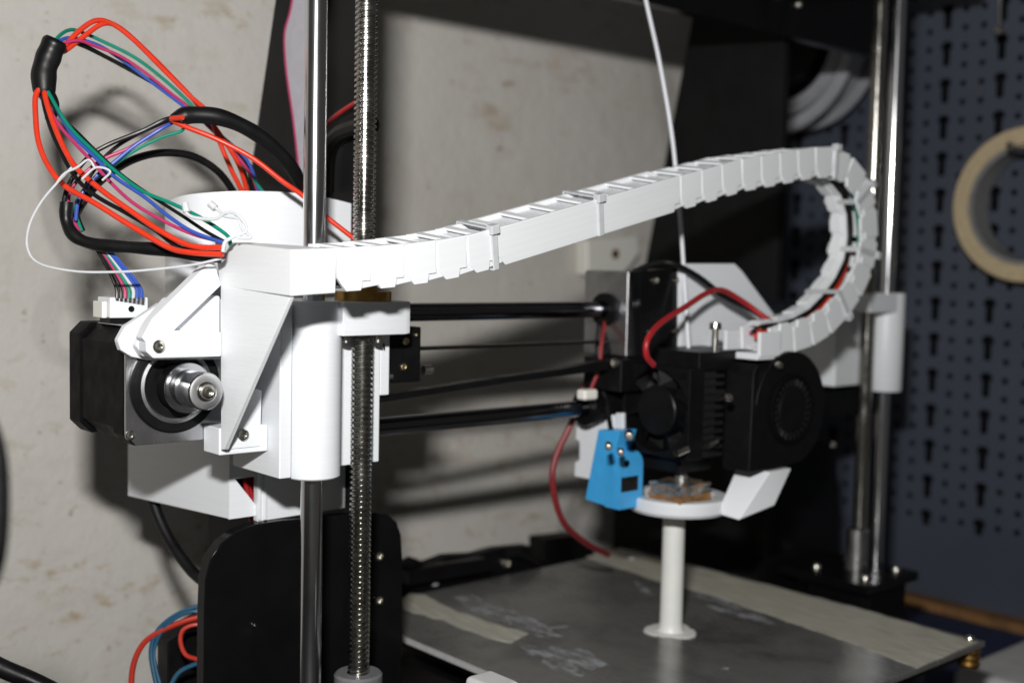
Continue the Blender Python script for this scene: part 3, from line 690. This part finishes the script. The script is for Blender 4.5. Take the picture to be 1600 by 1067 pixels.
mk('nozzle', lathe(nb(), [(0, -14.5), (.8, -14.5), (3, -11.5), (3, -9.6)], (hx, hy, c.z), (0, 0, 1), 20), M['brass'], ph)
for p, l in (((1065, 705), 6), ((1112, 693), 5)):
    q = P(*p, Y=-33); mk('clamp_bolt', cyl(nb(), q + Vector((-l*.6, 0, -.6)), q + Vector((l*.6, 0, .8)), 1.6, 14), M['steel'], ph)
q = P(1118, 511, Y=-31); mk('tension_bolt', lathe(nb(), [(0, 2.2), (2.4, 2), (2.7, .4), (2.7, -1), (1.4, -1.2), (1.4, -11), (0, -11)], q, (0, 0, 1), 20), M['steel'], ph)
# white chain mount on the head
cm = thing('chain_mount', P(1130, 555, Y=-10), 'white printed plate behind the bolt carrying the far chain end', 'mount')
bm = nb(); pxz(bm, [(1064, 412), (1148, 412), (1160, 424), (1216, 500), (1226, 552), (1064, 556)], -1.5, 2.4); mk('plate', bm, M['white'], cm, .3)
e = path[-1]
zsh = P(1150, 556, Y=-30).z
bm = nb(); box(bm, 201, e.x+10, -43, -1.7, zsh-1, zsh+2.0); mk('shelf', bm, M['white'], cm, .4)
bm = nb(); box(bm, e.x-13, e.x+2, -43.5, -41.5, e.z-7, e.z+4); box(bm, e.x-14, e.x+2, -25.5, -23.5, e.z-7, e.z+4); mk('chain_anchor', bm, M['white'], cm, .4)
bm = nb(); tube(bm, [P(1078, 500, Y=-1.8), P(1100, 478, Y=-1.9), P(1140, 470, Y=-1.9)], .9, 6); mk('moulded_rib', bm, M['white'], cm)

# hot end fan (faces left)
FX, FY0, FY1, FZ0, FZ1 = 170.0, -31.0, 8.5, -84.0, -44.0
cf = thing('cooling_fan', (175, -11, -84), 'small square black cooling fan on the left of the print head', 'fan')
fyc, fzc = (FY0+FY1)/2, (FZ0+FZ1)/2
bm = nb(); n = 48; ring = []; outer = []
for k in range(n):
    a = 2*math.pi*k/n; ca, sa = math.cos(a), math.sin(a); m_ = max(abs(ca), abs(sa))
    ring.append((fyc+18.4*ca, fzc+18.4*sa)); outer.append((fyc+19.8*ca/m_, fzc+19.9*sa/m_))
vs4 = [[bm.verts.new((x, y, z)) for y, z in l] for x, l in ((FX, outer), (FX, ring), (FX+9.6, ring), (FX+9.6, outer))]
for q in range(4):
    a, b = vs4[q], vs4[(q+1) % 4]
    for k in range(n): bm.faces.new((a[k], a[(k+1) % n], b[(k+1) % n], b[k]))
bmesh.ops.recalc_face_normals(bm, faces=bm.faces); mk('fan_frame', bm, M['black'], cf, .3)
hub_ = mk('fan_hub', lathe(nb(), [(0, .8), (10.6, .8), (11.2, 1.4), (11.2, 8), (0, 8)], (FX, fyc, fzc), (1, 0, 0), 40), M['black'], cf)
for k in range(7):
    a = 2*math.pi*k/7; u = Vector((0, math.cos(a), math.sin(a))); v = Vector((0, -math.sin(a), math.cos(a))); c0 = Vector((FX, fyc, fzc))
    pts = [c0 + u*10.8 + v*-2 + Vector((2, 0, 0)), c0 + u*17.6 + v*-4 + Vector((1.6, 0, 0)), c0 + u*17.6 + v*5 + Vector((7.6, 0, 0)), c0 + u*10.8 + v*3.5 + Vector((7.4, 0, 0))]
    mk('blade', prism(nb(), pts, (.9, 0, 0)), M['black'], hub_)
for sy in (FY0+3.4, FY1-3.4):
    for sz in (FZ0+3.4, FZ1-3.4): mk('fan_screw', screw(nb(), (FX, sy, sz), (-1, 0, 0), 1.3, .9), M['motor'], cf)
# blower
bf = thing('blower_fan', (222, -38, -90), 'round black blower fan above the white air duct', 'fan')
bcx, bcz = 224.5, -63.5
out = [(195, -89.5), (214, -89.5)]
for k in range(0, 25):
    a = math.radians(-70 + k*10); out.append((bcx + 26.3*math.cos(a), bcz + 26.3*math.sin(a)))
out += [(199, -42), (196, -46)]
mk('housing', xz(nb(), out, -45, 15), M['black'], bf, .9, 3)
mk('inlet_ring', lathe(nb(), [(14.2, 0), (16.2, 0), (16.2, .9), (15.6, 1.3), (14.2, 1.1)], (bcx, -45, bcz), ax, 48, True), M['motor'], bf)
mk('inlet_well', lathe(nb(), [(0, .06), (14.1, .06), (14.1, .0)], (bcx, -45, bcz), ax, 40), M['rubber'], bf)
mk('rotor_hub', lathe(nb(), [(0, 1.0), (9.4, .9), (10, .4), (10, .1), (0, .1)], (bcx, -45, bcz), ax, 40), M['black'], bf)
bm = nb()
for k in range(26):
    a = 2*math.pi*k/26; u = Vector((math.cos(a), 0, math.sin(a))); v = Vector((-math.sin(a), 0, math.cos(a))); c0 = Vector((bcx, -45.1, bcz))
    prism(bm, [c0 + u*11 , c0 + u*13.8 + v*.8, c0 + u*13.8 + v*1.4, c0 + u*11 + v*.6], (0, -.7, 0))
stuff(mk('rotor_vanes', bm, M['fin'], bf))
for p in ((1215, 571), (1300, 694), (1137, 621)):
    q = P(*p, Y=-46); mk('blower_screw', screw(nb(), q, ax, 1.7, 2.2), M['steel'], bf)
# air duct with ring
ad = thing('air_duct', (192, -9, -112), 'white printed ring duct round the nozzle below the blower', 'duct')
rc = P(1060, 783, Z=-108); 
mk('ring', lathe(nb(), [(17, -3.6), (22.2, -3.6), (23.4, -2), (23.4, 2.6), (22.6, 3.4), (17.6, 3.4), (17, 2.8)], rc, (0, 0, 1), 64, True), M['white'], ad, .3)
d0, d1, d2, d3 = P(1150, 730, Y=-32), P(1203, 737, Y=-46), P(1237, 730, Y=-46), P(1210, 790, Y=-46)
bm = nb(); zt2 = d1.z
e0 = P(1155, 812, Y=-40); e1 = P(1139, 770, Y=-32)
hull(bm, [Vector((d1.x, -46, zt2)), Vector((d2.x, -46, zt2)), Vector((d2.x, -31, zt2)), Vector((d1.x, -28, zt2)), d3, d3 + Vector((0, 12, 0)), Vector((e0.x, e0.y, e0.z)), Vector((e0.x+3, e0.y+12, e0.z)), Vector((d1.x-1, -27, rc.z+3)), Vector((d1.x-1, -27, rc.z-3.5)), rc + Vector((2.2, -23.0, 2.6)), rc + Vector((2.2, -23.0, -2.4))])
arc_ = [rc + Vector((23.3*math.cos(math.radians(q)), 23.3*math.sin(math.radians(q)), h_)) for q in range(-84, -19, 8) for h_ in (-2.2, 2.4)]
hull(bm, arc_ + [e0 + Vector((.2, .2, .03)), e0 + Vector((3, 12, 0)), Vector((d1.x-1.5, -27, rc.z+2.4)), Vector((d1.x-1.5, -27, rc.z-2.2))])
mk('nozzle_chute', bm, M['white'], ad, .5)

# level sensor
sX = 158.0
se = thing('level_sensor', (165, 2, -108), 'bright blue plastic sensor hanging left of the nozzle ring', 'sensor')
b0, b1, b2 = P(935, 671, X=sX), P(914, 780, X=sX), P(961, 795, X=sX)
mk('body', prism(nb(), [b0, b1, b2, P(960, 745, X=sX), P(957, 712, X=sX), P(964, 690, X=sX), P(969, 673, X=sX)], (11, 0, 0)), M['sensor'], se, .3)
yq = b2.y - 2.0
hx0 = sX; zc0 = P(985, 727, Y=yq).z
bm = nb(); pr = [(sX, b2.z), (sX, zc0+2)] + [(sX + 7.5 + 7.5*math.cos(math.radians(170-k*17)), zc0 + 7*math.sin(math.radians(170-k*17))) for k in range(11)] + [(sX+15, b2.z)]
xz(bm, pr, yq-.5, 9); nose = mk('nose', bm, M['sensor'], se, .5)
q = P(982, 755, Y=yq-.6); bm = nb(); box(bm, q.x-4.6, q.x+6.2, yq-.8, yq, q.z-3.6, q.z+3.0); mk('window', bm, M['black'], nose, .2)
q = P(980, 724, Y=yq-.7); mk('eyelet', cyl(nb(), q, q + Vector((0, .6, 0)), 1.6, 18), M['black'], nose)
bm = nb(); prism(bm, [P(a, b, X=sX+9) for a, b in ((901, 653), (930, 650), (958, 648), (958, 672), (938, 672), (928, 750), (897, 744), (898, 722), (905, 718), (905, 690), (899, 686))], (2.5, 0, 0)); prism(bm, [P(a, b, X=sX+9.5) for a, b in ((958.2, 660), (962, 645), (973, 645), (973, 670), (958.2, 672))], (2, 0, 0))
tag(mk('sensor_holder', bm, M['white'], bevel=.4), 'white notched holder behind the blue sensor', 'holder')
for p, r in (((983, 681), 2.0), ((951, 698), 1.5), ((970, 707), 1.5)):
    q = P(*p, Y=-19); mk('mount_bolt', lathe(nb(), [(0, 2), (r*.8, 1.8), (r, 1), (r, -6), (0, -6)], q, Vector((-.7, -.7, 0)), 18), M['steel'], se)
mk('sensor_lead', tube(nb(), [P(955, 672, X=sX+4), P(951, 650, X=sX+6), P(947, 625, X=sX+8), P(938, 600, X=sX+8)], 1.2), M['rubber'], se)
tag(mk('white_clip', box(nb(), *sum([[P(909, 615, Y=14).x, P(931, 615, Y=14).x]], []), 12, 18, P(920, 625, Y=14).z, P(920, 608, Y=14).z), M['oldwhite'], bevel=1.5, seg=3), 'small white clip above the lower dark rod by the print head', 'clip')

# right X end
xr = thing('far_end_mount', (375, 6, -67), 'white printed gantry end on the far rods beside the pegboard', 'mount')
mk('bearing_sleeve', lathe(nb(), [(4.4, -67.5), (9.6, -67.5), (9.9, -67), (9.9, -13), (9.6, -12.5), (4.4, -12.5)], (375.5, 0, 0), (0, 0, 1), 48, True), M['white'], xr)
mk('body_block', box(nb(), 336, 366, 6, 30, -64, -18), M['white'], xr, .6)
mk('nut_block', box(nb(), 344, 374, -9, 12, -23, -12.7), M['white'], xr, .6)
mk('outer_block', box(nb(), 374, 388, -4, 24, -26, -12.9), M['white'], xr, .6)
mk('black_block', box(nb(), 330, 400, 14, 34, -82, -67.8), M['black'], xr, .6)  # plain black box just below the far sleeve

# ------------------------------------------------------------------ print bed
BZ = -170.0
hb = thing('print_bed', (195, 7, BZ-12), 'grey aluminium print bed plate with tape along its edges', 'bed')
mk('plate', box(nb(), 91, 299, -104, 117, BZ-2.6, BZ), M['bed'], hb, .35)
mk('edge_highlight', box(nb(), 90.3, 90.97, -104, 117, BZ-2.6, BZ-.1), M['edge'], hb)  # pale strip added as a painted highlight along the plate's edge
mk('insulation', box(nb(), 96, 295, -99, 112, BZ-7.5, BZ-2.9), M['black'], hb)
mk('carriage', box(nb(), 110, 280, -85, 98, BZ-22, BZ-15), M['acrylic'], hb)
q = P(1523, 1028, Y=-97); mk('levelling_spring', lathe(nb(), [(0, -6), (4.6, -6), (5.2, -4.5), (4.2, -3), (5.2, -1.5), (4.2, 0), (5.2, 1.5), (4.6, 3), (0, 3)], (294, -99, BZ-6), (0, 0, 1), 24), M['brass'], hb)
mk('levelling_screw', screw(nb(), (294, -99, BZ), (0, 0, 1), 2.6, 2.4), M['steel'], hb)
for p in ((912+75, 872), (678, 912)): mk('levelling_screw', screw(nb(), P(*p, Z=BZ+.4), (0, 0, 1), 2.4, 1.2), M['tie'], hb)
def strip(pts, th=.25): return prism(nb(), [P(a, b, Z=BZ+.05) for a, b in pts], (0, 0, th))
def ragged(pts, amp, seed):
    rr = random.Random(seed); out = []
    for (a, b), (c, d) in zip(pts, pts[1:] + pts[:1]):
        n = max(1, int(math.hypot(c-a, d-b) / 14))
        for k in range(n):
            f = k / n; out.append((a + (c-a)*f, b + (d-b)*f + rr.uniform(-amp, amp)))
    return out
tag(mk('tape_strip', strip(ragged([(916, 871), (968, 857), (1100, 889), (1240, 924), (1400, 967), (1528, 1003), (1434, 1044), (1319, 1000), (1225, 968), (1100, 926), (1026, 906), (960, 884)], 1.0, 4)), M['tape'], smooth=False),
    'long beige masking tape strip along the far edge of the bed', 'tape', 'tape strips on the bed')
tag(mk('tape_strip', strip(ragged([(640, 927), (664, 929), (716, 956), (760, 970), (826, 990), (800, 1004), (765, 998), (690, 968), (630, 952), (628, 938)], 1.4, 5)), M['tape'], smooth=False),
    'short torn beige tape strip on the near left edge of the bed', 'tape', 'tape strips on the bed')
rr = random.Random(8)
def patch(poly, amp, th):
    mk('glue_smear', prism(nb(), [P(a, b, Z=BZ+.04) for a, b in ragged(poly, amp, rr.random())], (0, 0, th)), M['glue'], hb, smooth=False)
patch([(860, 1010), (905, 1012), (952, 1036), (934, 1044), (912, 1058), (874, 1048), (846, 1034)], 3, .12)
patch([(806, 1004), (835, 1008), (862, 1022), (850, 1028), (826, 1020)], 1.5, .1)
patch([(705, 932), (740, 930), (800, 950), (850, 975), (880, 996), (840, 994), (800, 978), (750, 960)], 3, .06)
patch([(1085, 905), (1130, 925), (1180, 945), (1170, 955), (1120, 942), (1080, 925)], 3, .05)
patch([(795, 962), (840, 980), (900, 976), (846, 986), (812, 982)], .8, .05)
patch([(1098, 943), (1150, 952), (1190, 963), (1215, 974), (1200, 975), (1130, 957)], 1.0, .1)
patch([(1130, 1040), (1142, 1040), (1138, 1045), (1126, 1045)], .5, .1)
patch([(990, 908), (1010, 915), (1022, 930), (1000, 922)], .8, .05)
# printed post
pb = P(1048, 985, Z=BZ); po = thing('printed_post', pb, 'round white printed post standing on the bed under the nozzle', 'print')
ptz = c.z - 14.6
mk('post', lathe(nb(), [(0, .5), (6.4, .5), (5.6, 2), (5.3, 5), (5.1, 52), (4.8, 56), (0, 56)], pb, (0, 0, 1), 40), M['brim'], po)
bm = nb(); n = 40; rs = [11.6 + 1.3*math.sin(3*a_/6.4) + random.uniform(-.5, .5) for a_ in range(n)]
prism(bm, [pb + Vector((rs[k]*math.cos(2*math.pi*k/n), rs[k]*math.sin(2*math.pi*k/n), .06)) for k in range(n)], (0, 0, .45)); mk('brim', bm, M['brim'], po)
# things under the near edge of the bed
bm = nb(); a = P(700, 1040, Y=0); box(bm, 70, 88, -110, 60, -215, -192); tag(mk('bed_rail', bm, M['black'], bevel=1), 'black rail under the near edge of the bed', 'rail')
bm = nb(); q = P(770, 1062, Y=-70); box(bm, q.x-6, q.x+6, -78, -62, q.z-16, q.z+.5); tag(mk('corner_clip', bm, M['paper'], bevel=2, seg=3), 'pale grey clip below the front edge of the bed', 'clip')

# ------------------------------------------------------------------ filament and loose wires
tag(mk('filament', tube(nb(), [P(998, -60, D=548), P(1009, 0, D=548), P(1030, 95, D=549), P(1049, 205, D=550), P(1059, 300, D=550), P(1065, 370, D=549), P(1071, 465, D=545), P(1077, 562, D=540)], .95, 12), M['filament']), 'pale filament strand running down into the print head', 'filament')
hw = thing('head_wires', P(1130, 458, Y=-20), 'red and black wire pair looping over the print head', 'wires')
mk('wire', tube(nb(), [P(1021, 570, Y=-33), P(1010, 555, Y=-34), P(1012, 530, Y=-34), P(1032, 505, Y=-30), P(1070, 480, Y=-24), P(1105, 458, Y=-20), P(1130, 454, Y=-18), P(1165, 474, Y=-20), P(1195, 496, Y=-26), P(1225, 515, Y=-32)], 1.3), M['dred'], hw)
mk('wire', tube(nb(), [P(990, 425, Y=12), P(1020, 413, Y=4), P(1050, 412, Y=-4), P(1090, 432, Y=-9), P(1130, 462, Y=-14), P(1170, 482, Y=-20), P(1220, 512, Y=-30)], 1.4), M['rubber'], hw)
sw = thing('signal_wires', P(1195, 520, Y=-22), 'small fan of green, blue and red wires at the far chain end', 'wires')
for k, m in enumerate(('green', 'blue', 'mag', 'green', 'tie')):
    mk('wire', tube(nb(), [P(1165 + 3*k, 530, Y=-14), P(1180 + 3*k, 516 - k, Y=-20), P(1200 + 2*k, 511 + k, Y=-26), P(1222, 519 + k, Y=-32)], .8), M[m], sw)
tag(mk('sensor_cable', tube(nb(), [P(921, 560, Y=30), P(915, 600, Y=30), P(893, 660, Y=34), P(868, 715, Y=36), P(864, 760, Y=36), P(880, 815, Y=38), P(915, 848, Y=44), P(950, 866, Y=52)], 1.5), M['maroon']), 'dark red cable hanging in a loop left of the blue sensor', 'cable')
tag(mk('clip_cable', tube(nb(), [P(943, 470, Y=26), P(938, 510, Y=24), P(936, 550, Y=22), P(942, 590, Y=20)], 1.8), M['rubber']), 'short black cable beside the silver bearing block', 'cable')
tag(mk('clip_wire', tube(nb(), [P(946, 500, Y=20), P(940, 535, Y=16), P(936, 575, Y=15), P(922, 612, Y=16)], 1.0), M['maroon']), 'short dark red wire beside the silver bearing block', 'wire')

def W_(pts, D0, D1, jit=0):
    n = len(pts); return [P(a, b, D=D0 + (D1-D0)*i/(n-1)) for i, (a, b) in enumerate(pts)]
lb = thing('looped_wires', P(75, 170, D=395), 'tall loop of coloured wires rising from the bracket into the cover', 'wires')
def loopwire(low, up, r, m, dd=0):
    lo_ = W_(low[::-1], 386 + dd, 412 + dd*.3); up_ = W_(up, 418 + dd*.3, 468 + dd)
    mid = [P(70, 128, D=414+dd*.25), P(75, 95, D=416+dd*.25)]
    mk('wire', tube(nb(), lo_ + mid + up_, r, 10, True, 6), M[m], lb)
z = lambda l: [(a*.375, b*.375) for a, b in l]
loopwire(z([(150, 395), (148, 480), (160, 590), (200, 690), (270, 775), (400, 850), (560, 950), (700, 1030), (790, 1052), (930, 1060)]), z([(215, 230), (262, 200), (330, 130), (400, 87), (470, 102), (560, 170), (680, 290), (790, 400), (865, 470), (910, 580), (960, 700), (1010, 800)]), .95, 'red', -3)
loopwire(z([(190, 410), (240, 560), (310, 690), (420, 790), (560, 890), (680, 970), (800, 1025), (930, 1032)]), z([(225, 230), (275, 210), (340, 160), (430, 100), (500, 118), (600, 205), (720, 325), (830, 445), (950, 610), (1000, 700), (1030, 800)]), .95, 'red', -1)
loopwire(z([(195, 430), (260, 540), (370, 660), (470, 770), (560, 850), (680, 920), (800, 975), (930, 1010)]), z([(225, 200), (320, 170), (400, 195), (500, 235), (600, 300), (700, 380), (790, 455), (950, 610), (1040, 720), (1075, 800)]), .6, 'mag', 2)
loopwire(z([(225, 430), (300, 560), (400, 660), (480, 740), (600, 820), (700, 900), (800, 965), (930, 1012)]), z([(225, 190), (280, 160), (345, 168), (430, 200), (540, 275), (660, 365), (780, 455), (920, 565), (1030, 670), (1080, 800)]), .65, 'blue', 1)
loopwire(z([(215, 410), (290, 530), (400, 640), (500, 730), (600, 800), (720, 850), (840, 910), (945, 980), (960, 1020)]), z([(225, 180), (260, 140), (300, 125), (345, 138), (420, 170), (560, 240), (680, 330), (800, 440), (900, 550), (1000, 670), (1095, 800)]), .65, 'green', 0)
loopwire(z([(240, 470), (330, 560), (420, 650), (520, 740), (650, 830), (760, 900), (850, 960), (930, 1005)]), z([(225, 210), (300, 185), (340, 192), (430, 235), (560, 305), (680, 375), (790, 455), (900, 560), (1000, 680), (1050, 800)]), .6, 'bwire', 4)
loopwire(z([(180, 420), (220, 560), (300, 720), (390, 810), (520, 885), (640, 955), (760, 1035), (930, 1050)]), z([(215, 240), (240, 205), (290, 175), (340, 185), (430, 232), (560, 300), (680, 372), (800, 460), (920, 570), (1020, 680), (1060, 800)]), .75, 'bwire', 5)
sl = [P(a, b, D=415) for a, b in ((88, 62), (78, 84), (69, 112), (69, 148))]
mk('black_sleeve', tube(nb(), sl, lambda f: 4.2 + .14*math.sin(f*19) - .8*(abs(f-.5)*2)**10, 20), M['rubber'], lb)
mk('sleeve_tail', tube(nb(), [P(72, 146, D=416), P(82, 165, D=417), P(78, 188, D=417)], lambda f: 3.0 - 1.2*f, 14), M['rubber'], lb)
# second bundle
sb2 = thing('motor_cable', P(110, 350, D=400), 'black sleeved motor cable bundle looping low behind the red wires', 'cable')
mk('black_sleeve', tube(nb(), [P(a, b, D=d) for a, b, d in ((104, 316, 404), (104, 346, 404), (118, 370, 403), (150, 382, 402), (200, 386, 400), (250, 390, 398), (300, 397, 396), (345, 402, 396))], lambda f: 2.15 + .15*math.sin(f*30), 16), M['rubber'], sb2)
mk('upper_sleeve', tube(nb(), [P(a, b, D=d) for a, b, d in ((268, 186, 425), (300, 180, 428), (345, 184, 432), (390, 203, 438), (430, 232, 446), (462, 272, 456), (480, 320, 470))], lambda f: (3.4 - 1.0*f + .12*math.sin(f*25)) * min(1, .45 + f*5), 16), M['rubber'], sb2)
for k, (m, r, pts) in enumerate((('bwire', .8, [(262, 186), (222, 205), (170, 226), (138, 246), (112, 280), (100, 315), (108, 350)]),
        ('blue', .65, [(262, 196), (235, 212), (205, 232), (178, 254), (150, 276), (124, 310), (118, 345)]),
        ('mag', .65, [(255, 199), (205, 230), (160, 250), (125, 278), (108, 305), (110, 335), (124, 362)]),
        ('green', .6, [(285, 204), (255, 214), (210, 236), (165, 268), (128, 300), (118, 330), (128, 362)]),
        ('bwire', .7, [(260, 190), (190, 224), (150, 262), (130, 300), (122, 335), (130, 360)]))):
    mk('wire', tube(nb(), [P(308, 184, D=429), P(284, 187, D=426)] + [P(a, b, D=420 - i*2.2 + k) for i, (a, b) in enumerate(pts)], r), M[m], sb2)
for k, m in enumerate(('bwire', 'bwire', 'mag', 'green', 'tie', 'blue', 'blue')):
    xx = 182 + 6.4*k
    mk('wire', tube(nb(), [P(150 + 3*k, 388, D=404), P(162 + 4*k, 408, D=406), P(174 + 5.4*k, 432, D=408), P(xx, 452, D=409), P(xx+.6, 466, D=409)], .6, 8), M[m], sb2)
tag(mk('power_cable', tube(nb(), [P(a, b, D=d) for a, b, d in ((112, 352, 412), (124, 325, 416), (150, 290, 420), (180, 265, 426), (215, 247, 434), (255, 239, 442), (300, 244, 450), (338, 266, 458), (362, 296, 466), (370, 320, 472))], 1.45, 14), M['rubber']), 'single black cable arching in front of the white cover', 'cable')
tag(mk('fan_wire', tube(nb(), W_([(285, 184), (268, 187), (292, 199), (337, 217), (394, 247), (442, 284), (472, 305), (506, 336), (552, 372), (575, 392)], 414, 446), .95, 12), M['red']), 'single red wire running from the loop behind the chrome rod', 'wire')
tag(mk('white_thread', tube(nb(), W_([(112, 262), (92, 283), (65, 315), (46, 352), (43, 388), (62, 412), (117, 424), (180, 425), (230, 422), (300, 414), (346, 404)], 396, 386), .42, 10), M['tie']), 'thin white nylon thread hanging in a loop at the left', 'thread')
wt = thing('wire_tie', P(135, 275, D=388), 'white nylon tie wrapped round the coloured wires', 'cable tie')
mk('band', tube(nb(), W_([(86, 290), (100, 272), (120, 262), (138, 250), (148, 262)], 388, 390), .38, 8), M['tie'], wt)
mk('band', tube(nb(), W_([(128, 280), (150, 262), (172, 268), (160, 282)], 389, 391), .38, 8), M['tie'], wt)
tt = thing('twisted_tie', P(345, 380, D=384), 'clear nylon ties twisted over the start of the bracket', 'cable tie')
mk('tail', tube(nb(), W_([(288, 322), (292, 334), (308, 341), (337, 342), (352, 333), (368, 334), (383, 350), (384, 362), (366, 370), (352, 378), (348, 394)], 386, 380), .6, 8), M['tie'], tt)
mk('tail', tube(nb(), W_([(330, 319), (343, 330), (352, 338), (372, 342), (378, 358), (392, 371), (370, 372)], 386, 381), .6, 8), M['tie'], tt)
mk('head', cyl(nb(), P(328, 318, D=386), P(337, 326, D=385.5), 1.2, 10), M['tie'], tt)
mk('head', cyl(nb(), P(289, 318, D=386), P(292, 332, D=385.5), 1.2, 10), M['tie'], tt)
# lower left cables, black box and edge tube
tag(mk('mains_cable', tube(nb(), [P(a, b, D=d) for a, b, d in ((232, 745, 492), (243, 795, 490), (266, 845, 486), (298, 890, 480), (330, 920, 474), (345, 960, 474))], 2.3, 14), M['rubber']), 'black cable dropping from the white cover behind the mount plate', 'cable')
ll = thing('bench_wires', P(260, 1060, D=440), 'red and blue wires curling beside the black plate at lower left', 'wires')
for pts, r, m in (([(204, 1090), (208, 1040), (224, 1005), (252, 985), (282, 972), (305, 965), (330, 960)], 1.15, 'shade_red'),
                  ([(250, 1090), (240, 1050), (236, 1015), (246, 985), (272, 962), (305, 948), (335, 944)], .9, 'shade_teal'),
                  ([(310, 1030), (290, 1022), (282, 1000), (288, 982), (312, 975), (340, 985)], .9, 'shade_red'),
                  ([(252, 1075), (243, 1040), (242, 1010), (262, 975), (300, 955), (330, 965)], .7, 'shade_teal'),
                  ([(262, 1080), (280, 1050), (310, 1035), (345, 1020)], .9, 'shade_teal')):
    mk('wire', tube(nb(), [P(a, b, D=462 + i) for i, (a, b) in enumerate(pts)], r), M[m], ll)
bm = nb(); pxz(bm, [(262, 1120), (262, 1000), (300, 975), (330, 960), (330, 1120)], 78, 10); tag(mk('terminal_box', bm, M['black'], bevel=.6), 'black box behind the curling wires at lower left', 'box')
tag(mk('floor_cable', tube(nb(), [P(-60, 1010, D=380), P(0, 1042, D=382), (P(60, 1068, D=384)), P(140, 1110, D=388)], 3.0, 14), M['rubber']), 'thick black cable crossing the bottom left corner', 'cable')
tag(mk('edge_tube', tube(nb(), [P(-60, 600, D=235), P(-16, 690, D=235), P(-7, 790, D=235), P(-18, 890, D=235), P(-60, 950, D=235)], 2.7, 14), M['rubber']), 'blurred black tube at the left edge of the picture', 'cable')  # black tube set close to the lens at the left border
